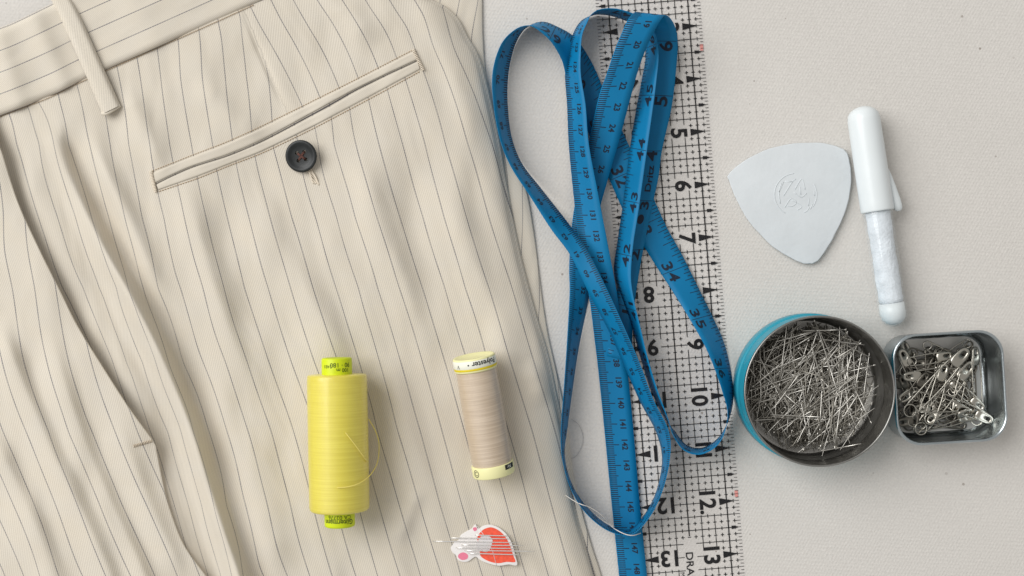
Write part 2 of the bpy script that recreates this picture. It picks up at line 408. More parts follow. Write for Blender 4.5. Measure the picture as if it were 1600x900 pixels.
def pline(pts, u, v, smooth_n=6):
    """signed distance (right of the downward line is +) and 0..1 position along the line"""
    p = catmull(pts, smooth_n); best = np.full(u.shape, 1e9); sg = np.zeros(u.shape); tt = np.zeros(u.shape)
    seg = np.linalg.norm(np.diff(p, axis=0), axis=1); cum = np.concatenate([[0], np.cumsum(seg)])
    for i in range(len(p)-1):
        a, b = p[i], p[i+1]; d = b-a; l2 = d @ d
        t = np.clip(((u-a[0])*d[0]+(v-a[1])*d[1])/l2, 0, 1)
        du = u-(a[0]+t*d[0]); dv = v-(a[1]+t*d[1]); ds = np.hypot(du, dv)
        m = ds < best; best = np.where(m, ds, best)
        sg = np.where(m, np.sign(du*d[1]-dv*d[0]), sg); tt = np.where(m, (cum[i]+t*seg[i])/cum[-1], tt)
    return best*sg, tt

def ridge(u, v, pts, amp, wl, wr, t0=.15, t1=.15):
    d, t = pline(pts, u, v, 4)
    g = np.where(d < 0, np.exp(-(d/wl)**2), np.exp(-(d/wr)**2))
    tap = np.clip(t/t0, 0, 1) if t0 > 0 else 1.0
    tap = tap*(np.clip((1-t)/t1, 0, 1) if t1 > 0 else 1.0)
    tap = tap*tap*(3-2*tap)
    return amp*g*tap

EDGE_R = np.array([(640, -120), (650, -60), (662, -8), (690, 10), (711, 30), (725, 57), (742, 87), (755, 130), (767, 180), (777, 230), (786, 285), (800, 360), (813, 419), (832, 490), (851, 553), (864, 612), (877, 673), (886, 740), (898, 800), (912, 850), (928, 900), (950, 980), (960, 1030)], float)
EDGE_U = np.array([(752, -120), (752, 0), (753, 60), (758, 120), (770, 190), (795, 250), (819, 293), (832, 360), (841, 430), (848, 483), (856, 530), (872, 600), (884, 660), (894, 740), (908, 800), (922, 850), (938, 900), (960, 980), (968, 1030)], float)
EDGE_F = np.array([(-60, 90), (-20, 185), (0, 235), (14, 280), (30, 325), (60, 390), (90, 450), (120, 510), (160, 575), (200, 637), (238, 690), (243, 705), (250, 740), (262, 790), (285, 850), (320, 900), (352, 950), (380, 1000), (400, 1030)], float)
def edge_at(E, v):
    c = catmull(E, 8); o = np.argsort(c[:, 1]); return np.interp(v, c[o, 1], c[o, 0])

RIDGE1 = [(62, 165), (90, 230), (120, 300), (160, 385), (197, 450), (241, 535), (273, 605), (301, 680), (326, 760), (348, 830), (374, 905), (400, 990)]
_wr = np.random.default_rng(21)
_WAVES = []
for _ in range(30):
    lam = math.exp(_wr.uniform(math.log(34), math.log(170))); an = _wr.normal(-.30, .42)
    _WAVES.append((2*math.pi/lam*math.cos(an), 2*math.pi/lam*math.sin(an), _wr.uniform(0, 6.28), .105*(lam/80)**1.1))
def wrinkle(u, v):
    wx = u+14*np.sin(v/97)+9*np.sin(v/43+u/120); wy = v+12*np.sin(u/88)
    return wrinkle_base(u, v)*.8+sum(a*np.sin(kx*wx+ky*wy+ph) for kx, ky, ph, a in _WAVES)
def wrinkle_base(u, v):
    w = .9*np.sin(u/47+v/160+.6*np.sin(v/90))+.7*np.sin(u/83-v/120+1.3)+.6*np.sin(v/75+u/210)
    w += .5*np.sin(u/21-v/70+.8*np.sin(v/60))*np.sin(v/130+u/170)+.4*np.sin(v/33+u/90+np.sin(u/50))*np.sin(u/110+1)
    w += .30*np.sin((u*.9-v*.28)/11+1.2*np.sin(v/41))*np.sin(v/57+u/83)
    return w
def z_back(u, v):
    u = np.asarray(u, float); v = np.asarray(v, float)
    d = edge_at(EDGE_R, v)-u
    t = np.clip(d/85, 0, 1); ze = 16-8*np.clip((v-450)/300, 0, 1)
    z = ze+(36-ze)*np.sqrt(np.clip(1-(1-t)**2, 0, 1))+16*np.clip(1-u/800, 0, 1.1)
    z_flat = z
    z = z+wrinkle(u, v)*np.clip(d/60, 0, 1)*1.9
    z = z+ridge(u, v, RIDGE1, 20, 17, 14, .3, 0)
    sh = [(x+31, y+6) for x, y in RIDGE1]; z = z-ridge(u, v, sh, 9, 15, 22, .3, 0)
    z = z-ridge(u, v, [(x-34, y+10) for x, y in RIDGE1[2:]], 5, 22, 18, .3, 0)
    z = z+ridge(u, v, [(128, 180), (165, 270), (200, 350), (235, 430), (268, 510)], 10, 14, 17, .3, .3)
    z = z-ridge(u, v, [(98, 190), (130, 280), (172, 370)], 6, 12, 14, .3, .3)
    z = z+ridge(u, v, [(278, 250), (310, 380), (338, 470), (405, 640)], 9, 38, 20, .3, .3)
    z = z-ridge(u, v, [(335, 300), (362, 410), (420, 540)], 4, 22, 26, .3, .3)
    z = z+ridge(u, v, [(395, 270), (435, 380), (485, 470), (550, 600)], 7, 36, 24, .3, .3)
    z = z+ridge(u, v, [(545, 190), (592, 350), (628, 440), (680, 600)], 9, 44, 22, .3, .3)
    z = z-ridge(u, v, [(622, 220), (652, 360), (700, 520)], 4, 24, 28, .3, .3)
    z = z+ridge(u, v, [(700, 240), (728, 370), (770, 500), (805, 640)], 7, 30, 22, .3, .3)
    z = z+ridge(u, v, [(470, 500), (500, 600), (540, 720)], 4, 40, 30, .3, .3)
    z = z+ridge(u, v, [(585, 530), (640, 680), (690, 840)], 4, 36, 26, .3, .3)
    z = z+ridge(u, v, [(655, 755), (640, 800), (618, 855)], 5, 15, 13, .3, .3)
    z = z+ridge(u, v, [(820, 560), (836, 590), (850, 640)], 6, 18, 14, .4, .4)
    z = z+ridge(u, v, [(300, 120), (370, 190), (420, 215)], 5, 22, 22, .3, .3)
    z = z+ridge(u, v, [(480, -40), (545, 25), (600, 70)], 7, 25, 25, .2, .3)
    z = z+ridge(u, v, [(640, -30), (690, 60), (720, 160), (745, 280)], 5, 26, 24, .2, .3)
    z = z+ridge(u, v, [(180, 120), (225, 200), (260, 280)], 5, 18, 20, .3, .3)
    z = z+ridge(u, v, [(350, 620), (400, 760), (450, 900)], 3.5, 30, 30, .3, .2)
    # dart seam
    z = z-ridge(u, v, [(376, 5), (400, 70), (448, 180)], 2.2, 3.0, 6, .05, .4)
    fade = np.clip((v-wb_b(u)+2)/75, 0.06, 1); z = z_flat+(z-z_flat)*fade*1.4
    # sinks under the front panel's pocket edge
    df, _ = pline(EDGE_F, u, v, 4)
    z = z-7*np.exp(-((df-6)/20)**2)*np.clip((760-v)/120, 0, 1)
    return z

def z_front(u, v):
    u = np.asarray(u, float); v = np.asarray(v, float)
    df, _ = pline(EDGE_F, u, v, 4)
    z = 36+wrinkle(u, v)*1.9+16*np.clip(1-u/800, 0, 1.1)
    z = z+ridge(u, v, [(-10, 490), (30, 590), (72, 690), (125, 800), (170, 900), (190, 980)], 12, 26, 17, .15, 0)
    z = z+ridge(u, v, [(66, 470), (105, 620), (155, 750), (215, 880), (250, 980)], 10, 30, 16, .3, 0)
    z = z+ridge(u, v, [(-20, 660), (30, 770), (75, 880), (100, 980)], 9, 24, 18, .2, 0)
    z = z+ridge(u, v, [(170, 640), (205, 720), (250, 830), (290, 920)], 7, 26, 16, .3, .2)
    z = z+.35*(z-36-16*np.clip(1-u/800, 0, 1.1))
    lift = np.where(v < 690, 13.0, 13-8*np.clip((v-690)/70, 0, 1))
    z = z+lift*np.exp(-(np.minimum(df, 0)/70)**2)
    return z

TR = P(420, 450, 0)
trousers = thing("trousers", TR, "cream pinstriped trousers with welt back pocket spread over the left half", "trousers")

def panel(name, uvfun, zfun, uL, uR, v0, v1, nr, nc, keep=None, skirt=6, under=10, skirt_left=False, extra=0.0):
    v = np.linspace(v0, v1, nr); l = uL(v); r = uR(v)
    t = np.linspace(0, 1, nc); U = l[:, None]+t[None]*(r-l)[:, None]; Vg = np.repeat(v[:, None], nc, 1)
    Zg = zfun(U, Vg)+extra; Sg = uvfun(U, Vg)
    if skirt:       # the cloth turns under at the right edge
        ex = []; zr = Zg[:, -1]
        for k in range(1, skirt+1):
            a = math.pi*k/skirt
            ex.append((r+under*.35*math.sin(a)-(under*.6 if k == skirt else 0), np.maximum(zr-under*.5*(1-math.cos(a)), .4)))
        U = np.concatenate([U]+[e[0][:, None] for e in ex], 1); Zg = np.concatenate([Zg]+[e[1][:, None] for e in ex], 1)
        Vg = np.repeat(v[:, None], U.shape[1], 1)
        Sg = np.concatenate([Sg]+[(Sg[:, -1]+.05*k)[:, None] for k in range(1, skirt+1)], 1)
    nc2 = U.shape[1]; F = grid_faces(nr, nc2)
    if keep is not None:
        K = keep(U, Vg).ravel(); F = [f for f in F if all(K[i] for i in f)]
    o = mobj(name, Pn(U.ravel(), Vg.ravel(), Zg.ravel()), F, M['suit'], trousers, uv=np.stack([Sg.ravel(), Vg.ravel()/34], 1))
    return o

WB_BOT = np.array([(-80, 212), (-40, 196), (0, 181), (75, 152), (120, 130), (162, 111), (250, 72), (342, 31), (397, 6), (450, -18), (560, -70), (640, -110)], float)
WB_TOP = np.array([(-80, 76), (-40, 60), (0, 45), (25, 35), (82, 7), (112, -8), (160, -30), (250, -70), (342, -112), (450, -160), (560, -210), (640, -250)], float)
wb_b = lambda u: np.interp(u, catmull(WB_BOT, 6)[:, 0], catmull(WB_BOT, 6)[:, 1])
wb_t = lambda u: np.interp(u, catmull(WB_TOP, 6)[:, 0], catmull(WB_TOP, 6)[:, 1])

panel("under_leg", s_under, lambda u, v: 4+4.5*np.sqrt(np.clip((edge_at(EDGE_U, v)-u)/30, 0, 1))+.5*np.sin(v/40), lambda v: edge_at(EDGE_U, v)-170, lambda v: edge_at(EDGE_U, v), -120, 1030, 200, 50, under=5)
panel("back_panel", s_back, z_back, lambda v: np.maximum(edge_at(EDGE_F, v)-45, -80), lambda v: edge_at(EDGE_R, v), -110, 1020, 420, 330,
      keep=lambda u, v: v > wb_b(u)-16, under=18)
panel("front_panel", s_front, z_front, lambda v: np.minimum(np.full_like(v, -90.), edge_at(EDGE_F, v)-20), lambda v: edge_at(EDGE_F, v), 100, 1020, 320, 150, under=6)

# waistband: a doubled strip sewn on above the panel, its stripes running along it
nu, nw = 300, 26
uu = np.linspace(-80, 640, nu); Wv = []; Wz = []; Wu = []; Ws = []
bb, tt_ = wb_b(uu), wb_t(uu)
fr = np.concatenate([[-.012, -.006], np.linspace(0, 1, nw-4), [1.004, 1.008]])
slope = np.gradient(bb, uu)
for k, f in enumerate(fr):
    # fraction from the top edge (0) to the bottom seam (1), measured perpendicular to the band
    vrow = tt_+f*(bb-tt_); Wu.append(uu.copy()); Wv.append(vrow)
    zb = z_back(uu, np.maximum(vrow, bb-8))*.3+(36+16*np.clip(1-uu/800, 0, 1.1))*.7
    puff = 4.5*np.clip(np.minimum(f, 1-f)/.035, -1, 1)**.5 if 0 < f < 1 else 0
    zz = zb+puff+1.4*np.sin(uu/37+f*2)+7.0*np.exp(-((uu-50-52*f)/17)**2)+6.0*np.exp(-((uu+8-40*f)/18)**2)+3*np.exp(-((uu-185-60*f)/24)**2)
    if f < 0: zz = zb-14*(1 if k == 0 else .35)
    if f > 1: zz = zb-6*(f-1)/.008
    Wz.append(zz); Ws.append(np.full(nu, f*4))
Wu, Wv, Wz, Ws = map(np.array, (Wu, Wv, Wz, Ws))
# uv: stripe index across the band, length along it
mobj("waistband", Pn(Wu.ravel(), Wv.ravel(), Wz.ravel()), grid_faces(len(fr), nu), M['suit'], trousers, uv=np.stack([Ws.ravel(), Wu.ravel()/34], 1))

def zwaist(u, v): return 42.0
def strip(name, c0, c1, z_fn, thick, m, parent, ncross=9, uvs=None, round_=True):
    """padded strip of cloth between two matched edge polylines (traced units)"""
    a = catmull(c0, 10); b = catmull(c1, 10); n = len(a); V = []; UVs = []
    nb = ncross
    for j in range(nb):
        f = j/(nb-1); q = a+(b-a)*f
        if j == 0 or j == nb-1: h = -2.0
        else: h = thick*(1-abs(2*f-1)**5)
        z = z_fn(q[:, 0], q[:, 1])+h; V.append(Pn(q[:, 0], q[:, 1], z)); UVs.append(np.stack([np.full(n, .1+.8*f if uvs is None else uvs[0]+f*uvs[1]), np.arange(n)*.12], 1))
    return mobj(name, np.concatenate(V), grid_faces(nb, n), m, parent, uv=np.concatenate(UVs))

# belt loop
bl = strip("belt_loop", [(78, -4), (96, 32), (130, 108), (160, 178)], [(106, -10), (124, 22), (158, 98), (188, 164)], lambda u, v: np.full(np.shape(u), 54.)+3*np.sin((v)/60.), 7, M['suit_plain'], trousers, 11)
# its folded lower end
v_, f_ = tube(catmull([P(159, 177, 55), P(166, 177.5, 57), P(176, 172, 57.5), P(188, 164.5, 55)], 6), 2.6*S, 8); mobj("loop_fold", v_, f_, M['suit_plain'], trousers, uv=np.full((len(v_), 2), .4))

# welt pocket
_px = np.array([243, 270, 300, 330, 357, 400, 440, 478, 505, 530, 555, 600, 625, 651], float)
_up = np.interp(_px, [237, 300, 357, 400, 470, 560, 647, 655], [271, 246, 224, 205, 171, 126, 81, 77])
_sl0 = np.interp(_px, [243, 270, 300, 357, 400, 440, 505, 555, 600, 651], [287, 273.5, 260.5, 242, 224, 203.5, 167.5, 140, 118, 94.5])
_gap = np.interp(_px, [243, 400, 470, 505, 535, 570, 651], [.8, 1.2, 2.6, 3.8, 3.0, 1.4, .8])
_lo = np.interp(_px, [243, 302, 357, 397, 440, 487, 580, 655], [297, 277, 255, 240, 220, 197, 148, 107])
up_edge = list(zip(_px-4, _up)); slit_a = list(zip(_px, _sl0)); slit_b = list(zip(_px+1, _sl0+_gap)); lo_edge = list(zip(_px+5, _lo))
strip("pocket_lining_shade", slit_a, slit_b, lambda u, v: z_back(u, v)+1.2, .3, M['lining'], trousers, 3)  # dark strip of lining, added to deepen the slit's shade by colour
strip("welt", up_edge, slit_a, lambda u, v: z_back(u, v)+.3, 2.2, M['suit_plain'], trousers, 11)
strip("welt", slit_b, lo_edge, lambda u, v: z_back(u, v)+.3, 1.8, M['suit_plain'], trousers, 11)
def stitch_line(name, pts, zoff, r, m, step=4.2, parent=trousers, gap=.35, zf=z_back):
    c = catmull(pts, 30); seg = np.linalg.norm(np.diff(c, axis=0), axis=1); cum = np.concatenate([[0], np.cumsum(seg)])
    parts = []; s = 0
    while s+step < cum[-1]:
        ss = np.linspace(s, s+step*(1-gap), 4); x = np.interp(ss, cum, c[:, 0]); y = np.interp(ss, cum, c[:, 1])
        z = zf(x, y)+zoff+np.array([-.5, .3, .3, -.5]); parts.append(tube(Pn(x, y, z), r*S, 5)); s += step
    v, f = join(*parts); return mobj(name, v, f, m, parent)
stitch_line("welt_stitching", [(x+1, y+2) for x, y in lo_edge], .5, .6, M['seam'])
stitch_line("welt_stitching", [(x-1, y-1.5) for x, y in up_edge], .5, .5, M['seam'])
def bar_tack(p, q, n=9, z=3.5, zf=z_back, r=1.0, m=None):
    parts = []
    for i in range(n):
        f = i/(n-1); x = p[0]+(q[0]-p[0])*f; y = p[1]+(q[1]-p[1])*f
        dx, dy = (q[1]-p[1]), -(q[0]-p[0]); L_ = math.hypot(dx, dy); dx, dy = dx/L_*2.2, dy/L_*2.2
        zz = float(zf(np.array([x]), np.array([y]))[0])+z
        parts.append(tube([P(x-dx, y-dy, zz-1.5), P(x-dx*.5, y-dy*.5, zz), P(x+dx*.5, y+dy*.5, zz), P(x+dx, y+dy, zz-1.5)], r*S, 5))
    v, f = join(*parts); return mobj("bar_tack", v, f, m or M['stitch'], trousers)
bar_tack((236, 268), (243, 299), 14); bar_tack((646, 78), (661, 109), 14)
bar_tack((209, 697), (236, 689), 12, 1.2, z_front, .7, mat('tack_thread', srgb(204, 190, 170), .85))
stitch_line("seam_shadow_stitches", [(x, y+1.2) for x, y in WB_BOT[2:9]], 1.2, .55, M['seam'], 3.5)  # brown stitch row, drawing the gap shadow under the waistband as colour

# button with four holes, hanging on its shank
bc = (471, 244); bz = float(z_back(np.array([471.]), np.array([244.]))[0])
Bc = Vector(P(*bc, bz+9)); tilt = Matrix.Rotation(math.radians(9), 3, 'X') @ Matrix.Rotation(math.radians(-7), 3, 'Y')
prof = [(0, -4.5), (17, -4.5), (22, -2.5), (24.3, .5), (24.6, 2.2), (23.6, 3.6), (21.6, 4.2), (19.2, 3.6), (16.6, 1.9), (14, 1.2), (9, .9), (0, .8)]
bm = bmesh.new(); ns = 56; ringsv = []
for r, z in prof:
    if r == 0: ringsv.append([bm.verts.new((0, 0, z*S))])
    else: ringsv.append([bm.verts.new((r*S*math.cos(2*math.pi*k/ns), r*S*math.sin(2*math.pi*k/ns), z*S)) for k in range(ns)])
for a, b in zip(ringsv[:-1], ringsv[1:]):
    for k in range(ns):
        k2 = (k+1) % ns
        if len(a) == 1: bm.faces.new((a[0], b[k2], b[k]))
        elif len(b) == 1: bm.faces.new((a[k], a[k2], b[0]))
        else: bm.faces.new((a[k], a[k2], b[k2], b[k]))
bmesh.ops.recalc_face_normals(bm, faces=bm.faces)
me = bpy.data.meshes.new("button"); bm.to_mesh(me); bm.free()
btn = bpy.data.objects.new("button", me); COL.objects.link(btn)
hb = bmesh.new()
for a in (55, 145, 235, 325):
    bmesh.ops.create_cone(hb, cap_ends=True, segments=16, radius1=3.0*S, radius2=3.0*S, depth=30*S, matrix=Matrix.Translation((8.2*S*math.cos(math.radians(a)), 8.2*S*math.sin(math.radians(a)), 0)))
hm = bpy.data.meshes.new("cut"); hb.to_mesh(hm); hb.free(); ho = bpy.data.objects.new("cut", hm); COL.objects.link(ho)
md = btn.modifiers.new("b", 'BOOLEAN'); md.operation = 'DIFFERENCE'; md.object = ho; md.solver = 'EXACT'
dg = bpy.context.evaluated_depsgraph_get(); dg.update()
me2 = bpy.data.meshes.new_from_object(btn.evaluated_get(dg)); bpy.data.objects.remove(btn); bpy.data.objects.remove(ho)
me2.name = "button"; me2.transform(tilt.to_4x4()); me2.materials.clear(); me2.materials.append(M['button'])
for p in me2.polygons: p.use_smooth = True
btn = bpy.data.objects.new("button", me2); COL.objects.link(btn); btn.parent = trousers; btn.location = Bc-Vector(TR)
WL[btn.name] = Bc.copy(); btn['label'] = "dark grey four-hole button below the welt pocket"
try: btn.modifiers.new("n", 'EDGE_SPLIT').split_angle = math.radians(45)
except Exception: pass
parts = []
for a in (55, 145, 235, 325):
    for off in (-.9, 0, .9):
        ca, sa = math.cos(math.radians(a)), math.sin(math.radians(a)); pts = []
        for rr, zz in ((7.6, -4), (6.4, .9), (3.5, 1.7), (0, 1.7)):
            q = tilt @ Vector(((rr*ca-off*sa)*S, (rr*sa+off*ca)*S, zz*S)); pts.append(Bc+q)
        parts.append(tube(pts, .9*S, 5))
v_, f_ = join(*parts); mobj("button_thread", v_, f_, M['brown'], btn)
parts = []
for k in range(6):      # worked loop of thread below the button
    o1 = (k-2.5)*1.6; pts = []
    for t in np.linspace(0, 1, 6):
        x = 481+o1+14*t+1.5*math.sin(5*t+k); y = 262+o1*.35+26*t+1.2*math.sin(7*t+2*k)
        pts.append(P(x, y, float(z_back(np.array([x]), np.array([y]))[0])+2.6*math.sin(math.pi*min(t+.15, 1))+.3))
    parts.append(tube(catmull(pts, 3), (.6+.2*(k % 3))*S, 5))
v_, f_ = join(*parts); mobj("thread_loop", v_, f_, M['stitch'], trousers)

# ------------------------------------------------------------------ ruler
RW = 165.5; INCH = 82.75
rd = np.array([70., 900.]); rd /= np.linalg.norm(rd); rc = np.array([rd[1], -rd[0]])      # along (down), across (right)
r3 = np.array([1098.0, 39.0])                       # right edge at inch 3
RZ = 4.2
def RP(k, c, z):       # k inches along, c units left of the right edge
    q = r3+rd*(k-3)*INCH-rc*c; return P(q[0], q[1], z)
rul = thing("drafting_ruler", RP(8, RW/2, 0), "clear drafting ruler with black inch grid lying under the tape measure", "ruler")
K0, K1 = 0.6, 15.4
v_ = [RP(k, c, z) for z in (.5, RZ) for k, c in ((K0, 0), (K0, RW), (K1, RW), (K1, 0))]
rb = mobj("ruler_body", v_, [(0, 1, 2, 3), (4, 7, 6, 5), (0, 4, 5, 1), (1, 5, 6, 2), (2, 6, 7, 3), (3, 7, 4, 0)], M['ruler'], rul, smooth=False)
fix_normals(rb)
ink = .18
def quad_k(k0, c0, k1, c1, w):
    """line from (k0,c0) to (k1,c1), width w"""
    a = np.array([k0*INCH, c0]); b = np.array([k1*INCH, c1]); d = b-a; d /= np.linalg.norm(d); nrm = np.array([-d[1], d[0]])*w/2
    return [RP(q[0]/INCH, q[1], ink) for q in (a-nrm, b-nrm, b+nrm, a+nrm)], [(0, 1, 2, 3)]
clear_boxes = []
for k in range(1, 16):
    wide = 15 if k >= 10 else 10.5
    clear_boxes.append((k-wide/INCH, k+wide/INCH, 35, 64)); clear_boxes.append((k-15/INCH, k+15/INCH, RW-64, RW-35))
clear_boxes.append((12.63, 14.0, 70, 95))
def clear(k, c): return any(b[0] < k < b[1] and b[2] < c < b[3] for b in clear_boxes)
lines = []; E8 = INCH/8
for j in range(0, 17):                               # lengthwise
    c = RW/2+(j-8)*E8
    if j in (0, 16): continue
    if (j-8) % 2 == 0:
        w = 1.7 if (j-8) in (0, -6, 6) else 1.05
        k = K0
        while k < K1-.01:
            if not clear(k+1/16, c): lines.append(quad_k(k-.004, c, k+.129, c, w))
            k += .125
    else:
        k = math.ceil(K0*8)/8
        while k < K1:
            if not clear(k, c): lines.append(quad_k(k-.033, c, k+.033, c, 1.15))
            k += .125
i = math.ceil(K0*8)
while i < K1*8:                                      # crosswise
    k = i/8
    if i % 2 == 0:
        for j in range(1, 15):
            c = RW/2+(j-8)*E8
            if not clear(k, c+E8/2): lines.append(quad_k(k, c-.3, k, c+E8+.3, 1.2 if i % 8 == 4 else 1.05))
    else:
        for j in range(1, 16):
            c = RW/2+(j-8)*E8
            if not clear(k, c): lines.append(quad_k(k, c-2.7, k, c+2.7, 1.15))
    i += 1
o = mobj("grid_lines", *join(*lines), M['ruler_ink'], rul, smooth=False); o['kind'] = 'stuff'
ticks = []; i = math.ceil(K0*32)
while i < K1*32:
    k = i/32
    if i % 2 == 0:
        ln = 9.5 if i % 4 == 0 else 6.0
        ticks.append(quad_k(k, 1.2, k, ln, .8)); ticks.append(quad_k(k, RW-1.2, k, RW-ln, .8))
    i += 1
o = mobj("edge_ticks", *join(*ticks), M['ruler_ink'], rul, smooth=False); o['kind'] = 'stuff'
def rtext(name, s, k, c, h, rot, bold=.028, hs=1.0, small=False):
    v, f = text_norm(s, bold, hs); V = []
    for x, y in v*h:
        if rot == 90: kk, cc = k+x/INCH, c-y          # reads down the ruler, letter tops to the right
        else: kk, cc = k+y/INCH, c+x                   # turned upside down
        V.append(RP(kk, cc, ink+.05))
    return mobj(name, V, f, M['ruler_ink'], rul, smooth=False)
for k in range(1, 16):
    # big and half-inch pointers
    mobj("pointer", [RP(k-5.5/INCH, 32, ink+.05), RP(k+5.5/INCH, 32, ink+.05), RP(k, 8, ink+.05)], [(0, 1, 2)], M['ruler_ink'], rul, smooth=False)
    mobj("pointer", [RP(k-5.5/INCH, RW-32, ink+.05), RP(k+5.5/INCH, RW-32, ink+.05), RP(k, RW-8, ink+.05)], [(0, 2, 1)], M['ruler_ink'], rul, smooth=False)
    for sgn in (0, 1):
        g = lambda c: c if sgn == 0 else RW-c
        mobj("half_inch_pointer", [RP(k+.5-2.6/INCH, g(16), ink+.05), RP(k+.5+2.6/INCH, g(16), ink+.05), RP(k+.5+2.2/INCH, g(11), ink+.05), RP(k+.5, g(4), ink+.05), RP(k+.5-2.2/INCH, g(11), ink+.05)], [(0, 1, 2, 3, 4) if sgn == 0 else (4, 3, 2, 1, 0)], M['ruler_ink'], rul, smooth=False)
    rtext("numeral", str(k)+("." if k == 12 else ""), k, 50, 23.5, 90)
    rtext("numeral", str(k), k, RW-49, 23.5, 180)
rtext("lettering", "DRAF", 13.18, 85, 11, 90, .008, 1.15)
rtext("lettering", "Made", 13.40, 98, 6.5, 90, 0, 1.0)
for k in (3.42, 11.87):
    mobj("red_mark", quad_k(k-.06, 4.5, k+.06, 4.5, 5)[0], [(0, 1, 2, 3)], M['ruler_red'], rul, smooth=False)

# ------------------------------------------------------------------ tape measure
# stations: edge a (u,v,z), edge b (u,v,z), optional inches printed at that spot
ST = [
 ((948, 556, 7), (986, 566, 7), 0.0), ((960, 478, 7), (990, 486, 7), 0.95), ((969, 430, 7), (998, 430, 7), None), ((976, 388, 7), (1006, 385, 7), 2.05), ((986, 330, 7), (1017, 330, 7), None),
 ((993, 275, 7), (1029, 278, 8), None), ((996, 232, 8), (1035, 232, 9), 4.05), ((1003, 165, 9), (1049, 168, 11), None), ((1008, 112, 11), (1056, 112, 14), 5.42), ((1011, 75, 18), (1059, 75, 22), None),
 ((1010, 48, 32), (1057, 50, 36), 6.2), ((1004, 28, 52), (1050, 32, 54), None), ((994, 19, 72), (1040, 24, 72), None), ((982, 29, 84), (1031, 33, 84), 7.4), ((972, 50, 80), (1019, 55, 80), None),
 ((960, 80, 70), (1008, 80, 72), 8.0), ((947, 118, 56), (996, 114, 60), None), ((936, 150, 44), (986, 150, 48), 8.85), ((922, 212, 26), (968, 218, 28), None), ((909, 270, 13), (951, 276, 15), 10.35),
 ((898, 322, 9), (936, 330, 11), None), ((892, 370, 9), (929, 378, 9), None), ((889, 420, 13), (925, 428, 5), None), ((890, 460, 26), (920, 465, 1.5), None), ((886, 537, 42), (904, 545, .2), None), ((881, 610, 49), (894, 612, .2), None),
 ((877, 672, 51), (886, 672, .2), 15.3), ((879, 718, 51), (883, 715, .2), None), ((892, 764, 51), (895, 758, .2), None), ((915, 801, 51), (917, 792, .2), None), ((950, 829, 53), (950, 820, 3), None), ((985, 836, 56), (984, 827, 7), None),
 ((1012, 812, 56), (1007, 804, 7), None), ((1033, 772, 56), (1026, 766, 7), None), ((1046, 720, 56), (1035, 718, 7), 19.9), ((1045, 674, 56), (1026, 676, 9), None), ((1021, 625, 54), (1000, 627, 14), None), ((1000, 570, 54), (978, 578, 18), None),
 ((980, 522, 56), (953, 520, 22), None), ((950, 455, 52), (922, 462, 34), None), ((915, 387, 40), (892, 400, 42), None), ((885, 345, 22), (861, 357, 48), None), ((847, 297, 6), (828, 306, 48), None), ((815, 255, 2), (798, 260, 48), None),
 ((799, 212, .2), (781, 216, 48), None), ((793, 160, .2), (771, 160, 48), 27.2), ((794, 115, .2), (770, 112, 48), None), ((802, 78, .2), (783, 70, 49), None), ((813, 54, .2), (804, 47, 50), None), ((826, 41, .2), (824, 40, 51), None),
 ((848, 34, .2), (840, 46, 49), None), ((873, 43, .2), (862, 66, 42), 29.05), ((896, 57, 2), (878, 94, 26), None), ((912, 76, 2.5), (885, 120, 12), None), ((928, 104, 4), (893, 142, 7), None), ((945, 145, 7), (905, 172, 6), None), ((971, 202, 7), (926, 224, 5.5), None),
 ((999, 262, 5.8), (953, 282, 5.6), 32.0), ((1022, 312, 5.8), (976, 333, 5.6), None), ((1042, 355, 5.8), (1000, 375, 5.8), None), ((1065, 397, 5.8), (1025, 415, 6.5), None), ((1091, 450, 6), (1054, 460, 16), 34.45), ((1112, 492, 5.6), (1079, 501, 30), None), ((1130, 532, 5.5), (1102, 541, 42), None),
 ((1141, 575, 5), (1117, 576, 48), 36.0), ((1146, 614, 5), (1129, 612, 52), None), ((1142, 645, 5), (1137, 645, 54), None), ((1131, 672, 5), (1132, 676, 55), None), ((1116, 690, 5), (1118, 698, 55), None), ((1095, 700, 5), (1094, 710, 55), None), ((1072, 695, 5), (1070, 704, 55), None), ((1054, 674, 5), (1052, 680, 55), None),
 ((1036, 648, 5), (1042, 650, 55), 39.0), ((1016, 606, 5), (1026, 606, 54), None), ((1000, 555, 6), (1011, 556, 52), None), ((986, 505, 8), (1000, 510, 48), None), ((972, 465, 10), (991, 470, 44), None), ((960, 425, 12), (986, 432, 42), None), ((965, 378, 12), (989, 383, 44), 42.2), ((973, 320, 13), (998, 325, 46), None), ((984, 235, 13), (1010, 240, 48), 43.95),
 ((994, 173, 13), (1019, 175, 50), None), ((1003, 125, 13), (1026, 122, 52), 45.3), ((1009, 90, 12), (1029, 84, 52), None), ((1006, 60, 10), (1022, 50, 52), None), ((993, 40, 8), (1003, 28, 52), None), ((977, 32, 7), (983, 19, 52), None), ((960, 26, 6), (961, 13.5, 51), None), ((942, 23, 3), (939, 14.5, 50), None), ((926, 24, 2), (925, 22, 50), None),
 ((908, 33, 2), (917, 36, 49), None), ((896, 52, 3), (909, 56, 46), None), ((887, 85, 6), (907, 88, 48), 48.6), ((883, 118, 9), (908, 120, 50), None), ((886, 165, 12), (915, 165, 50), None), ((889, 225, 14), (920, 225, 50), 50.25), ((896, 300, 16), (934, 300, 46), None), ((905, 380, 16), (949, 380, 38), 52.1), ((920, 460, 12), (964, 460, 24), None), ((930, 540, 6), (975, 540, 9), None), ((937, 600, 2.5), (983, 600, 6.5), 54.75), ((945, 675, 1.8), (990, 675, 6), None), ((956, 790, 1.8), (1000, 790, 6), None), ((967, 900, 1.8), (1011, 900, 6), 58.4), ((974, 975, 1.8), (1018, 975, 6), 59.3)]
NS_ = 12
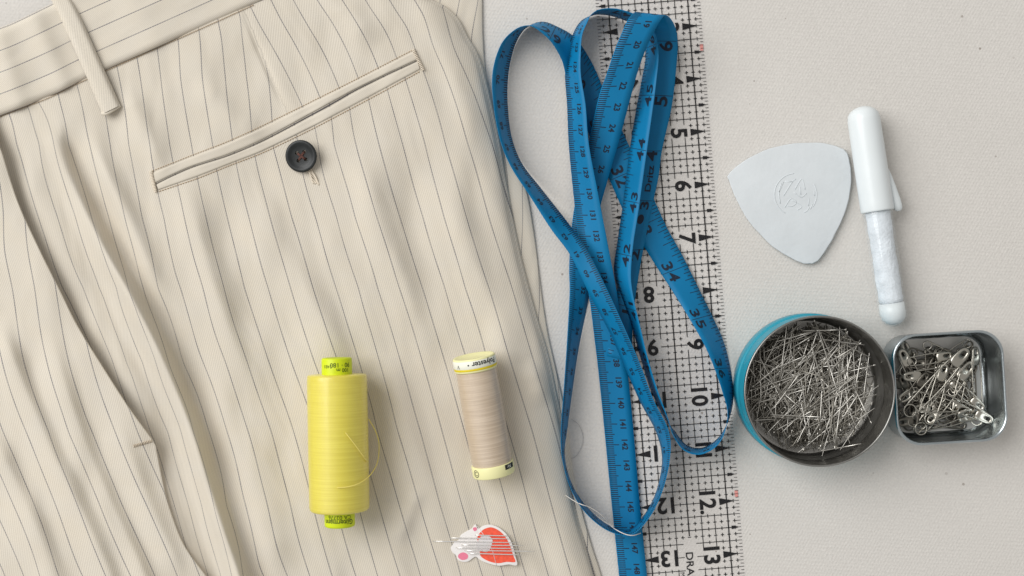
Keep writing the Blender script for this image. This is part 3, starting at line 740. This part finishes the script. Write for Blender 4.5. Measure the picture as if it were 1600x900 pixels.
A6 = catmull([s[0]+s[1] for s in ST], NS_)
_q = np.arange(len(A6))
A6[:, 2] += .7*np.sin(_q/9.)*np.sin(_q/23.+1); A6[:, 5] += .7*np.sin(_q/11.+2)*np.sin(_q/19.); A6[:, 2] = np.maximum(A6[:, 2], .15); A6[:, 5] = np.maximum(A6[:, 5], .15)
A6[:, 0] += .35*np.sin(_q/7.+1)*np.sin(_q/31.); A6[:, 3] += .35*np.sin(_q/8.)*np.sin(_q/27.+2)
EA = Pn(A6[:, 0], A6[:, 1], A6[:, 2]); EB = Pn(A6[:, 3], A6[:, 4], A6[:, 5])
CEN = (EA+EB)/2; arc = np.concatenate([[0], np.cumsum(np.linalg.norm(np.diff(CEN, axis=0), axis=1))])
anch = [(arc[i*NS_], s[2]) for i, s in enumerate(ST) if s[2] is not None]
INS = np.interp(arc, [a for a, _ in anch], [b for _, b in anch])      # printed inches along the tape
Tn = np.gradient(CEN, axis=0); Tn /= np.linalg.norm(Tn, axis=1)[:, None]
Wd = EB-EA; Nn = np.cross(Wd, Tn); Nn /= np.linalg.norm(Nn, axis=1)[:, None]           # inch face
def on_tape(s, w, face, off=.55):
    s = np.asarray(s, float); w = np.asarray(w, float)
    ii = lambda arr: np.stack([np.interp(s, INS, arr[:, k]) for k in range(3)], -1)
    a, b, nn = ii(EA), ii(EB), ii(Nn)
    return a+(b-a)*w[:, None]+nn*(off*S*(1 if face == 'inch' else -1))
tape = thing("tape_measure", P(975, 500, 0), "blue flexible tape measure lying in long loose loops beside the trousers", "tape measure")
ncr = 5; V = []
for j in range(ncr):
    w = j/(ncr-1); V.append(EA+(EB-EA)*w)
V = np.stack(V, 1).reshape(-1, 3)
rib = mobj("ribbon", V, grid_faces(len(EA), ncr), M['tape'], tape)
sd = rib.modifiers.new("thickness", 'SOLIDIFY'); sd.thickness = .00024; sd.offset = 0
def tick_strip(s, w0, w1, face, wid):
    ws = np.linspace(w0, w1, 3)
    a = on_tape(np.full(3, s-wid/2), ws, face); b = on_tape(np.full(3, s+wid/2), ws, face)
    return list(a)+list(b), [(0, 1, 4, 3), (1, 2, 5, 4)]
tk = []; mm = 1
while mm/25.4 < 59.2:
    s = mm/25.4
    tk.append(tick_strip(s, .02, .46 if mm % 10 == 0 else (.34 if mm % 5 == 0 else .27), 'cm', .016)); mm += 1
o = mobj("millimetre_ticks", *join(*tk), M['tape_ink'], tape, smooth=False); o['kind'] = 'stuff'
tk = []; q = 1
while q/16 < 59.2:
    s = q/16
    wl = 1.0 if q % 16 == 0 else (.42 if q % 8 == 0 else (.34 if q % 4 == 0 else (.26 if q % 2 == 0 else .18)))
    tk.append(tick_strip(s, .02, min(wl, .97), 'inch', .012 if q % 16 else .010)); q += 1
o = mobj("inch_ticks", *join(*tk), M['tape_ink'], tape, smooth=False); o['kind'] = 'stuff'
def tape_text(name, s, pos, w, h, face, bold=.0, hs=1.0):
    """h in traced units; reads along the tape"""
    v, f = text_norm(s, bold, hs); x = pos+v[:, 0]*h/INCH
    ww = w-v[:, 1]*h/50 if face == 'inch' else w+v[:, 1]*h/50
    return mobj(name, on_tape(x, ww, face, .6), f, M['tape_ink'], tape, smooth=False)
for k in range(1, 59):
    s = str(k)
    if len(s) == 2:      # the two figures sit on either side of the inch line
        tape_text("numeral", s[0], k-.115, .66, 18, 'inch', .025, 1.15); tape_text("numeral", s[1], k+.115, .66, 18, 'inch', .025, 1.15)
    else: tape_text("numeral", s, k-.10, .62, 20, 'inch', .025, 1.15)
for c in range(1, 150):
    tape_text("numeral", str(c), c/2.54, .66, 9.4, 'cm', .03, .9)
tape_text("brand_name", "Dritz", 3.45, .62, 13, 'inch', .02, 1.1)
# round printed mark
a = np.linspace(0, 2*math.pi, 20)[:-1]
mobj("printed_mark", on_tape(2.62+.10*np.cos(a), .55+.17*np.sin(a), 'inch', .6), [tuple(range(19))], M['tape_ink'], tape, smooth=False)

# ------------------------------------------------------------------ tailor's chalk
out = catmull([(1139, 272), (1165, 250), (1200, 233), (1240, 224.5), (1280, 223), (1308, 229), (1322, 237), (1328, 255), (1330, 280), (1326, 312), (1315, 345), (1300, 375), (1282, 403), (1270, 411), (1257, 412), (1243, 407), (1218, 393), (1190, 369), (1166, 340), (1150, 310), (1140, 285)], 6, True)
chalk = thing("tailor_chalk", P(1243, 315, 0), "flat white triangular tailor's chalk with rounded corners and pressed emblem", "chalk")
out = out+np.stack([np.convolve(rng.normal(0, .5, len(out)), [.3, .4, .3], 'same') for _ in range(2)], 1)
v_, f_ = extrude_outline(out, .4, 9, 1.6); o = mobj("chalk_slab", v_, f_, M['chalk'], chalk); fix_normals(o)
es = o.modifiers.new("n", 'EDGE_SPLIT'); es.split_angle = math.radians(50)
def arcpts(cx, cy, r, a0, a1, n=24): return [(cx+r*math.cos(math.radians(a)), cy+r*math.sin(math.radians(a))) for a in np.linspace(a0, a1, n)]
em = [arcpts(1243, 304, 33, 120, 265), arcpts(1243, 304, 33, 330, 395),
      [(1221, 286), (1217, 300), (1219, 318)], [(1224, 284), (1217, 300)], [(1224, 306), (1238, 284), (1243, 280)], [(1226, 284), (1238, 284)],
      [(1242, 296), (1250, 282), (1254, 281), (1258, 296)], [(1250, 292), (1251, 304)], [(1240, 300), (1252, 308), (1260, 302)],
      [(1226, 324), (1236, 310), (1244, 316), (1238, 322), (1230, 322)], [(1236, 312), (1250, 320), (1252, 324), (1246, 328)],
      [(1264, 310), (1263, 322)], [(1270, 318), (1266, 327)], [(1272, 298), (1273, 306)], arcpts(1254, 322, 10, 10, 80, 8)]
parts = []
for e in em:
    c = catmull(e, 4) if len(e) > 2 else np.array(e)
    parts.append(tube([P(x, y, 8.9) for x, y in c], 0.8*S, 6))
mobj("emblem", *join(*parts), M['chalk'], chalk)

# ------------------------------------------------------------------ chalk pen
pz = 26
p0 = Vector(P(1346.5, 166, pz)); p1 = Vector(P(1397.5, 506, pz)); pl = (p1-p0).length
pen = thing("chalk_pen", (*(p0+(p1-p0)*.5)[:2], 0), "white capped chalk pen with clear barrel beside the triangular chalk", "pen")
u_ = lambda f: f*S
def prof_px(lst): return [(t*S, r*S) for t, r in lst]
v_, f_ = lathe_axis(p0, p1, prof_px([(0, .5), (.8, 6), (3, 13), (7, 19), (13, 23.2), (22, 24.6), (60, 24.9), (150, 25.2), (161, 25.3), (163, 25), (164, 24), (164, 20), (150, 20)]), 56, cap=False)
o = mobj("cap", v_, f_, M['pen'], pen); fix_normals(o)
ax = (p1-p0).normalized(); side = Vector((ax.y, -ax.x, 0)).normalized()
if side.x < 0: side = -side
def pen_pt(t, s, z): return p0+ax*(t*S)+side*(s*S)+Vector((0, 0, z*S))
# clip: tapered blade standing off the cap's right flank
rings = []
for t, s0, s1, h in ((100, 20, 26, 3), (112, 21, 29.5, 4), (128, 22, 33, 4.6), (148, 23, 37, 5), (158, 24, 38.4, 5), (164, 26, 38.4, 4.6), (168, 29, 36, 3)):
    rings.append([pen_pt(t, s, z) for s, z in ((s0, -h), (s1-2, -h), (s1, -h*.4), (s1, h*.4), (s1-2, h), (s0, h))])
V = [p for r in rings for p in r]; F = grid_faces(len(rings), 6, True)+[tuple(range(6)), tuple(range(36, 42))[::-1]]
o = mobj("clip", V, F, M['pen'], pen); fix_normals(o)
v_, f_ = lathe_axis(p0, p1, prof_px([(158, 21), (165, 21.4), (170, 22.2), (240, 22), (322, 21.2), (332, 19.5), (339, 14), (343, 7), (344, .5)]), 48, cap=False)
bar = mobj("barrel", v_, f_, M['barrel'], pen); fix_normals(bar)
pp = [(160, 2), (161, 15)]+[(t, 18.2+.45*math.sin(t/13.)+.3*math.sin(t/4.3+1)) for t in np.arange(166, 303, 3)]+[(306, 17), (307, 2)]
v_, f_ = lathe_axis(p0, p1, prof_px(pp), 40); v_ = np.array(v_)
v_ += rng.normal(0, .35*S, v_.shape)
o = mobj("chalk_powder", v_, f_, M['powder'], bar); fix_normals(o)
v_, f_ = lathe_axis(p0, p1, prof_px([(306, 2), (307, 19), (322, 19.4), (331, 17.5), (337, 13), (340, 7), (341.5, .5)]), 40, cap=False)
o = mobj("end_plug", v_, f_, M['pen'], pen); fix_normals(o)
v_, f_ = lathe_axis(p0, p1, prof_px([(164, 22.2), (165, 23.4), (168, 23.6), (169.5, 22.4)]), 48, cap=False)
mobj("collar", v_, f_, M['barrel'], pen)

# ------------------------------------------------------------------ round pin tin
def ring_mesh(cu, cv, prof, ns=96):
    """prof: (r, z) traced; concentric about the upright axis through the table point (cu,cv)"""
    c = P(cu, cv, 0); V = []
    for r, z in prof:
        for k in range(ns):
            a = 2*math.pi*k/ns; V.append((c[0]+r*S*math.cos(a), c[1]+r*S*math.sin(a), z*S))
    return V, grid_faces(len(prof), ns, True)
TZ = 86; kz = 1-TZ*S/HC
tu, tv = 800+(1281-800)*kz, 450+(611.5-450)*kz
tin = thing("round_tin", P(tu, tv, 0), "open round tin with turquoise outside, full of loose pins", "tin")
R0 = 112
mobj("tin_wall", *ring_mesh(tu, tv, [(R0+2.5, .6), (R0+3.2, 3), (R0+3.2, 30), (R0+2.2, 32), (R0+.6, 32.6), (R0+.2, 34), (R0+.2, 78), (R0-.4, 80)]), M['teal'], tin)
mobj("inner_wall", *ring_mesh(tu, tv, [(R0-1.8, 84), (R0-2.2, 70), (R0-2.4, 46), (R0-3.4, 43), (R0-2.6, 40), (R0-2.8, 14), (R0-5, 5), (R0-9, 3)]), M['tin'], tin)
mobj("rim", *ring_mesh(tu, tv, [(R0-.4, 79.5), (R0+.8, 80.5), (R0+1.4, 83), (R0+1.2, 85.4), (R0, 86.6), (R0-1.4, 86), (R0-2, 83.8)]), M['tin'], tin)
c = P(tu, tv, 0); fl = [(c[0]+r*S*math.cos(2*math.pi*k/96), c[1]+r*S*math.sin(2*math.pi*k/96), z*S) for r, z in ((R0-8.9, 3.1), (R0-16, 3.1), (R0-18, 4.4), (R0-20, 3.1), (1, 3.1)) for k in range(96)]
mobj("floor", fl, grid_faces(5, 96, True), M['tin_floor'], tin)

# straight pins: one mesh shared by all
def pin_mesh(name, L_, r, m):
    pr = [(0, .2*r), (.02*L_, .55*r), (.12*L_, .95*r), (.5*L_, r), (.965*L_, r), (.966*L_, 1.5*r), (.985*L_, 1.6*r), (L_, 1.0*r)]
    v, f = lathe_axis((-L_/2, 0, 0), (L_/2, 0, 0), pr, 6)
    me = bpy.data.meshes.new(name); me.from_pydata([tuple(x) for x in v], [], f); me.polygons.foreach_set("use_smooth", [True]*len(f)); me.materials.append(m); me.update(); return me
PL = 90*S; PR = .8*S
pin_a = pin_mesh("straight_pin", PL, PR, M['pin']); pin_b = pin_mesh("straight_pin", PL*.92, PR, M['pin2'])
RI = R0-7
def pin_pose(layer):
    while True:
        rr = RI*math.sqrt(random.random()); th = random.uniform(0, 2*math.pi)
        x, y = rr*math.cos(th)-3, rr*math.sin(th)+1
        a = random.choice([random.gauss(1.15, .35), random.gauss(.55, .3), random.uniform(0, math.pi), random.gauss(1.8, .25)]); ln = 43
        ok = all(math.hypot(x+s*ln*math.cos(a), y+s*ln*math.sin(a)) < RI for s in (-1, 1))
        # heap leaves bare floor at the right and at the lower left
        if ok and layer < 2 and (x > 60 or (x < -20 and y < -66)) and random.random() < .4: ok = False
        if ok: return x, y, a
def pin_height(x, y): return max(0, 1-(math.hypot(x+4, y-2)/112)**2)
LBL_PIN = "thin steel straight pin lying loose in the heap in the round turquoise tin"
for i in range(288):
    x, y, a = pin_pose(0 if i < 150 else 1)
    f = i/300; z = 9+(19+21*pin_height(x, y))*(.45+.55*f)+random.uniform(-1, 1)
    o = bpy.data.objects.new("straight_pin", pin_a if i % 3 else pin_b); COL.objects.link(o)
    o.location = (c[0]+x*S, c[1]+y*S, z*S)
    o.rotation_euler = (random.uniform(0, 6), random.gauss(0, .06), a+(math.pi if random.random() < .5 else 0))
    tag(o, LBL_PIN, "pin", "loose straight pins in the round tin")
for (u0, v0, u1, v1) in ((1212, 534, 1278, 516), (1279, 517, 1310, 618), (1205, 578, 1270, 551), (1253, 517, 1322, 515), (1229, 510, 1218, 602), (1284, 610, 1281, 672), (1316, 610, 1304, 700), (1213, 672, 1285, 633), (1282, 705, 1352, 692), (1346, 552, 1334, 620), (1252, 630, 1262, 680), (1204, 648, 1290, 652)):
    zt_ = 49; a3 = Vector(P(u0, v0, zt_)); b3 = Vector(P(u1, v1, zt_+random.uniform(-5, 5)))
    o = bpy.data.objects.new("straight_pin", pin_a); COL.objects.link(o); o.location = (a3+b3)/2
    o.rotation_euler = (b3-a3).to_track_quat('X', 'Z').to_euler(); o.scale = ((b3-a3).length/PL, 1.05, 1.05)
    tag(o, LBL_PIN, "pin", "loose straight pins in the round tin")
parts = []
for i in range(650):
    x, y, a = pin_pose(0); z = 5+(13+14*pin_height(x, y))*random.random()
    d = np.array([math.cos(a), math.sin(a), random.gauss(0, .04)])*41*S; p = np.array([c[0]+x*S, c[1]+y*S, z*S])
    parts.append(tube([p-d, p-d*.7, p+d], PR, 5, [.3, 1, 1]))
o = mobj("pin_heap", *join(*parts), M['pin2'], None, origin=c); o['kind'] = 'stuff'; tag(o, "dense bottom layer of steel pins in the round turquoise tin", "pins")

# ------------------------------------------------------------------ square tin with safety pins
QZ = 68; kq = 1-QZ*S/HC
qu, qv = 800+(1485-800)*kq, 450+(606-450)*kq; QA = math.radians(3.5); qc = Vector(P(qu, qv, 0))
stin = thing("square_tin", qc, "open square metal tin with rounded corners holding safety pins", "tin")
def rrect(h, r, n=8):
    pts = []
    for cx, cy, a0 in ((h-r, h-r, 0), (-h+r, h-r, 90), (-h+r, -h+r, 180), (h-r, -h+r, 270)):
        for k in range(n+1):
            a = math.radians(a0+90*k/n); pts.append((cx+r*math.cos(a), cy+r*math.sin(a)))
    return pts
def rr_loft(prof, cap_last=False):
    V = []; n = len(rrect(10, 3))
    for h, r, z in prof:
        for x, y in rrect(h, r):
            V.append((qc.x+(x*math.cos(QA)-y*math.sin(QA))*S, qc.y+(x*math.sin(QA)+y*math.cos(QA))*S, z*S))
    F = grid_faces(len(prof), n, True)
    if cap_last: F.append(tuple((len(prof)-1)*n+k for k in range(n)))
    return V, F
Hh = 82.5
mobj("tin_wall", *rr_loft([(Hh-6, 30, .6), (Hh-3, 32, 2), (Hh-1.5, 34, 8), (Hh-1, 35, 60)]), M['tin_sq'], stin)
mobj("rim", *rr_loft([(Hh-1, 35, 59.5), (Hh+1, 36, 60.5), (Hh+2, 37, 63), (Hh+1.8, 37, 66), (Hh+.5, 36, 68), (Hh-1.2, 35.5, 67.6), (Hh-2.4, 35, 65)]), M['tin_sq'], stin)
mobj("inner_wall", *rr_loft([(Hh-2.4, 35, 65.5), (Hh-2.8, 34.5, 40), (Hh-3.2, 34, 12), (Hh-6, 31, 5), (Hh-10, 28, 3.4)]), M['tin_sq'], stin)
mobj("floor", *rr_loft([(Hh-9.9, 28, 3.5), (Hh-16, 26, 3.0)], True), M['tin_floor'], stin)

M['safety_dark'] = mat('safety_pin_shaded', srgb(120, 116, 108), .34, 1.0)  # darker copy of the nickel, shade of the heap's gaps put into colour
def safety_proto(Ln, wid, r, capw, m_='safety'):
    """coil at the origin, clasp towards +x; traced units -> metres"""
    co = []; rc_ = wid*.50
    co.append((Ln*.90, wid*.5, 0)); co.append((Ln*.45, wid*.56, 0)); co.append((rc_*.6, wid*.52, 0))
    for k in range(0, 17):
        a = math.radians(80+k*(560/16)); co.append((-rc_*.2+rc_*math.cos(a), rc_*math.sin(a), r*1.1*(k/8-1)))
    co.append((rc_*.6, -wid*.52, r*.8)); co.append((Ln*.45, -wid*.62, r*.4)); co.append((Ln*.90, -wid*.42, 0))
    wv, wf = tube(catmull(np.array(co)*S, 3), r*S, 6)
    # clasp: a folded cap of sheet metal with a long slot
    n = 20; x0, x1 = Ln*1.02-capw*1.6, Ln*1.02; hw = capw*.5; outl = []; inn = []
    for k in range(n):
        a = 2*math.pi*k/n; cx = math.cos(a); sy = math.sin(a); ex = abs(cx)**.65*math.copysign(1, cx); ey = abs(sy)**.65*math.copysign(1, sy)
        wtap = .86-.14*cx
        outl.append(((x0+x1)/2+(x1-x0)/2*ex, hw*ey*wtap)); inn.append(((x0+x1)/2+(x1-x0)*.20+(x1-x0)*.13*ex, hw*.30*ey))
    V = []; t = r*1.9
    for ring, z in ((outl, -t*.6), (outl, t*.4), ([((x-(x0+x1)/2)*.9+(x0+x1)/2, y*.86) for x, y in outl], t), (inn, t*1.02), (inn, -t*.3)):
        V += [(x*S, y*S, z*S) for x, y in ring]
    F = grid_faces(5, n, True)
    def mk(nm, v, f):
        me = bpy.data.meshes.new(nm); me.from_pydata([tuple(p) for p in v], [], f); me.polygons.foreach_set("use_smooth", [True]*len(f)); me.materials.append(M[m_]); me.update(); return me
    return mk("wire", wv, wf), mk("clasp", V, F)
protos = {'big': safety_proto(126, 19, 1.2, 22), 'mid': safety_proto(86, 16, 1.15, 18.5), 'small': safety_proto(60, 13, 1.05, 16)}
protos['mid_d'] = safety_proto(82, 15, 1.15, 17, 'safety_dark'); protos['small_d'] = safety_proto(52, 12, 1.05, 15, 'safety_dark'); protos['tiny'] = safety_proto(44, 10, .95, 12.5)
def safety(kind, u, v, ang, z, label, group=None, tx=0.0, ty=0.0):
    kk = 1-z*S/HC; t = thing("safety_pin", P(u, v, z), label, "safety pin", group)
    t.rotation_euler = (tx, ty, math.radians(ang))
    for nm, me in zip(("wire", "clasp"), protos[kind]):
        o = bpy.data.objects.new(nm, me); COL.objects.link(o); o.parent = t
    return t
GS = "safety pins in the square tin"
safety('big', 1423, 640, 47, 33, "largest safety pin lying diagonally on top of the heap, coil at lower left", None, 0, -.02)
safety('mid', 1453, 653, 74, 29, "safety pin upright in the middle, its shiny clasp at the heap's centre", None, .1, 0)
safety('mid', 1446, 626, 115, 24, "safety pin leaning left with its clasp near the tin's upper left", None, 0, .05)
safety('mid', 1528, 630, 93, 22, "safety pin standing straight along the tin's right wall", None, .5, 0)
safety('mid', 1470, 622, -24, 27, "safety pin pointing its clasp to the lower right of the square tin", None, .2, 0)
safety('big', 1440, 668, 52, 24, "long safety pin second down, running parallel beneath the largest one", None, .1, 0)
safety('small', 1462, 662, 20, 24, "small safety pin at the tin's bottom edge with clasp turned up", None, .6, 0)
safety('small', 1490, 600, -40, 26, "small safety pin right of centre with a broad flat clasp", None, .2, 0)
safety('mid', 1440, 664, 10, 18, "safety pin lying along the bottom wall of the square tin", None, .2, 0)
random.seed(31)
for i in range(64):
    kd = random.choice(['mid_d', 'small_d', 'small', 'mid', 'mid_d', 'small_d', 'tiny']); ln = {'mid': 84, 'small': 58, 'mid_d': 80, 'small_d': 52, 'tiny': 44}[kd]
    for _ in range(400):
        a = random.uniform(0, 360); x = random.uniform(-68, 66); y = random.uniform(-68, 68); ex = x+ln*math.cos(math.radians(a)); ey = y+ln*math.sin(math.radians(a))
        if abs(ex) < 66 and abs(ey) < 66 and (ex < 52 and x < 52 or i < 28): break
    z = 6+(i/64)*20
    xx = qc.x+x*S; yy = qc.y+y*S
    t = thing("safety_pin", (xx, yy, z*S), "nickel safety pin buried among others in the square tin's heap", "safety pin", GS)
    t.rotation_euler = (random.uniform(-.6, .6), random.uniform(-.05, .05), math.radians(a))
    for nm, me in zip(("wire", "clasp"), protos[kd]):
        o = bpy.data.objects.new(nm, me); COL.objects.link(o); o.parent = t

# ------------------------------------------------------------------ thread spools
def lathe_uv(p0, p1, prof, ns=64):
    v, f = lathe_axis(p0, p1, prof, ns, cap=False)
    tot = prof[-1][0]-prof[0][0]; uv = []
    for t, r in prof:
        for k in range(ns): uv.append((k/ns, (t-prof[0][0])/max(tot, 1e-9)))
    return v, f, uv
def cyl_text(name, s, p0, p1, t, r, ang, h, m, parent, flip=False, bold=0.0, hs=1.0):
    """text running round a cylinder; ang degrees from straight up, + to the right"""
    p0 = np.array(p0); A = np.array(p1)-p0; A /= np.linalg.norm(A); up = np.array([0, 0, 1.]); Y = up-(up @ A)*A; Y /= np.linalg.norm(Y); X = np.cross(A, Y)
    if X[0] < 0: X = -X
    v, f = text_norm(s, bold, hs); V = []
    for x, y in v*h*S:
        if flip: x, y = -x, -y
        th = math.radians(ang)+x/(r*S); V.append(p0+A*(t*S-y)+(r+.25)*S*(math.sin(th)*X+math.cos(th)*Y))
    return mobj(name, V, f, m, parent, smooth=False)

yz = float(z_back(np.array([528.]), np.array([690.]))[0])+44.5; q0 = P(526, 559, yz); q1 = P(531, 820.5, yz)
ysp = thing("thread_spool", (*P(528, 690, 0)[:2], 34*S), "fat bright yellow thread spool with lime core ends lying on the trousers", "thread spool")
v_, f_, uv_ = lathe_uv(q0, q1, prof_px([(24, 22), (25.5, 43.4), (28, 44.2), (34, 44.6), (120, 44.9), (190, 44.8), (221, 44.6), (225, 44.0), (227, 42.5), (228, 22)]))
o = mobj("wound_thread", v_, f_, M['yellow'], ysp, uv=uv_); fix_normals(o)
yc_prof = [(0, 16), (0, 20.5), (.8, 22), (2.5, 22.6), (24, 22.6), (228, 22.6), (248, 22.6), (250.5, 22), (251.3, 20.5), (251.3, 16)]
v_, f_ = lathe_axis(q0, q1, prof_px(yc_prof), 48); o = mobj("core", v_, f_, M['lime'], ysp); fix_normals(o); o['label'] = "lime yellow core with printed ends"
for s, t, ang, h, fl, bd in (("90 · 180", 10, 22, 6.5, True, .01), ("100 m", 17.5, 30, 5.5, True, .01), ("2481", 12, -28, 5, True, 0), ("CA 02776", 235, 8, 6, True, 0), ("Gütermann", 242, 4, 7, True, .02)):
    cyl_text("lettering", s, q0, q1, t, 22.6, ang, h, M['lime_ink'], ysp, fl, bd)
zz = yz+45
strand = catmull([P(540, 676, yz+45.3), P(548, 686, yz+43.6), P(558, 699, yz+37.5), P(568, 713, yz+27), P(574, 722, yz+12)], 8)
v_, f_ = tube(strand, .75*S, 5); mobj("loose_end", v_, f_, M['yellow_strand'], ysp)
strand = catmull([P(576, 655, yz-2), P(586, 672, yz-20), P(592, 692, yz-32), P(591, 716, yz-30), P(586, 731, yz-14), P(576, 745, yz+16), P(562, 755, yz+37), P(545, 760.5, yz+45.5), P(527, 762, yz+46.5)], 8)
v_, f_ = tube(strand, .75*S, 5); mobj("loose_end", v_, f_, M['yellow_strand'], ysp)

bz0 = float(z_back(np.array([765.]), np.array([700.]))[0])+31.5
w0 = P(740, 556, bz0+20); w1 = P(772, 741, bz0)
tsp = thing("thread_spool", (*P(757, 650, 0)[:2], 34*S), "slim tan thread spool with cream printed caps lying beside the yellow spool", "thread spool")
Ls = (Vector(w1)-Vector(w0)).length/S
v_, f_, uv_ = lathe_uv(w0, w1, prof_px([(19, 29.5), (22, 30.2), (60, 31), (110, 31), (Ls-22, 30.4), (Ls-17, 29.8)]))
o = mobj("wound_thread", v_, f_, M['tan'], tsp, uv=uv_); fix_normals(o)
v_, f_ = lathe_axis(w0, w1, prof_px([(2.2, 2), (2.2, 24), (.4, 28), (0, 30.5), (.8, 31.6), (2.5, 32), (19, 32), (20.5, 31.4), (21, 29)]), 56); o = mobj("end_cap", v_, f_, M['cream'], tsp); fix_normals(o)
v_, f_ = lathe_axis(w0, w1, prof_px([(2.6, 32.15), (2.8, 32.3), (14, 32.3), (14.2, 32.15)]), 56, cap=False); lb = mobj("label_band", v_, f_, M['label_white'], tsp)
v_, f_ = lathe_axis(w0, w1, prof_px([(14.4, 32.15), (14.6, 32.3), (17.5, 32.3), (17.7, 32.15)]), 56, cap=False); mobj("label_stripe", v_, f_, M['label_yellow'], tsp)
v_, f_ = lathe_axis(w0, w1, prof_px([(Ls-18.5, 29), (Ls-18, 31.4), (Ls-16.5, 32), (Ls-2, 32), (Ls-.5, 31.2), (Ls, 29), (Ls, 2)]), 56); o = mobj("end_cap", v_, f_, M['cream'], tsp); fix_normals(o)
cyl_text("lettering", "Polyester", w0, w1, 8.2, 32.3, 30, 7.5, M['ink'], tsp, True, .02)
cyl_text("lettering", "•", w0, w1, 8.2, 32.3, -16, 7, M['ink'], tsp, True); cyl_text("lettering", "V", w0, w1, 10, 32.3, -48, 6, M['ink'], tsp, True)
cyl_text("lettering", "©", w0, w1, Ls-9.5, 32, -52, 11, M['ink'], tsp, False)
A = np.array(w1)-np.array(w0); A /= np.linalg.norm(A); up = np.array([0, 0, 1.]); Y = up-(up @ A)*A; Y /= np.linalg.norm(Y); X = np.cross(A, Y); X = X if X[0] > 0 else -X
V = []
for t in (Ls-17.5, Ls-10):
    for a in np.radians(np.linspace(36, 72, 8)): V.append(np.array(w0)+A*t*S+32.3*S*(math.sin(a)*X+math.cos(a)*Y))
pt = mobj("printed_patch", V, grid_faces(2, 8), M['ink'], tsp)
cyl_text("lettering", "Nr", w0, w1, Ls-13.8, 32.4, 50, 5, M['label_white'], tsp, True)
strand = catmull([P(763, 698, bz0+34), P(772, 690, bz0+30), P(783, 677, bz0+20), P(789, 664, bz0+8)], 8)
v_, f_ = tube(strand, .7*S, 5); mobj("loose_end", v_, f_, M['tan_strand'], tsp)

# ------------------------------------------------------------------ needle card
zc = float(z_back(np.array([757.]), np.array([853.]))[0])+3.5
card = thing("needle_card", P(757, 853, zc), "small die-cut red and white card threaded with a row of sewing needles", "needle card")
def flat(name, pts, z, m, n=6, parent=card):
    q = catmull(pts, n, True); return mobj(name, [P(x, y, z) for x, y in q], [tuple(range(len(q)))], m, parent, smooth=False)
outl = [(704, 856), (706, 848), (716, 844), (720, 836), (731, 829), (737, 826), (743, 819), (747, 826), (756, 821), (768, 820), (782, 826), (794, 838), (801, 852), (805, 868), (808, 883), (795, 882), (780, 884), (765, 881), (752, 876), (744, 870), (739, 872), (732, 877), (724, 878), (716, 875), (713, 868), (707, 863)]
v_, f_ = extrude_outline(catmull(outl, 4, True), zc-2.6, zc, .4); o = mobj("card_body", v_, f_, M['card_white'], card); fix_normals(o)
flat("red_print", [(748, 835), (756, 827), (768, 824), (781, 830), (791, 841), (797, 853), (802, 868), (805, 878), (792, 878), (778, 880), (764, 877), (752, 870), (750, 862), (758, 856), (756, 848), (746, 844)], zc+.15, M['card_red'])
flat("white_print", [(746, 846), (752, 838), (760, 836), (769, 842), (768, 852), (762, 862), (748, 860), (744, 854)], zc+.3, M['card_grey'])
flat("pink_print", [(739, 825), (744, 824), (745, 828), (741, 830)], zc+.2, M['card_pink'], 4)
flat("pink_print", [(717, 866), (724, 863), (731, 867), (730, 873), (722, 875), (716, 871)], zc+.2, M['card_pink'], 4)
tip_fold = [(746, 822), (760, 842), (770, 862), (776, 884)]
v_, f_ = tube([P(x, y, zc+.1) for x, y in tip_fold], .45*S, 5); o = mobj("crease", v_, f_, M['card_grey'], card)
for i, (x0, y0, x1, y1) in enumerate([(676, 845.5, 812, 848), (703, 840.5, 800, 842), (720, 851.5, 818, 852.5), (742, 836, 798, 837.5), (726, 860, 836, 861.5), (712, 856, 810, 857), (732, 864.5, 816, 867)]):
    zz = zc+1.6+.25*i; pts = [P(x0+(x1-x0)*t, y0+(y1-y0)*t, zz) for t in np.linspace(0, 1, 9)]
    v_, f_ = tube(pts, .9*S, 6, [.8, 1.2, 1, 1, 1, 1, 1, .8, .25])
    o = mobj("sewing_needle", v_, f_, M['needle'], None, origin=pts[4])
    tag(o, ["longest sewing needle sticking out left of the needle card", "fine sewing needle among those lying side by side across the needle card", ][0 if i == 0 else 1] if i != 4 else "sewing needle sticking out farthest right of the needle card", "needle", None if i in (0, 4) else "needles in the needle card")

# ------------------------------------------------------------------ loose threads
def zt(u): return 3
th = [(884, 774, 20), (896, 782, 30), (908, 788, 56), (922, 793, 50), (940, 805, 40), (955, 822, 30), (965, 829, 58), (978, 835, 64), (990, 836.5, 62), (1001, 833, 40)]
v_, f_ = tube(catmull([P(*p) for p in th], 8), .7*S, 5)
tag(mobj("loose_thread", v_, f_, M['white_strand'], None, origin=P(940, 805, 0)), "fine white loose thread crossing the bottom loop of the tape", "thread")
th = [(893, 655, 2), (905, 665, 2.2), (911, 685, 2), (905, 706, 2), (893, 716, 2.2), (888, 700, 2)]
v_, f_ = tube(catmull([P(*p) for p in th], 8), .35*S, 5)
tag(mobj("loose_thread", v_, f_, mat("grey_thread", srgb(176, 172, 170), .8), None, origin=P(900, 690, 0)), "faint grey curl of thread lying on the canvas inside the tape loop", "thread")
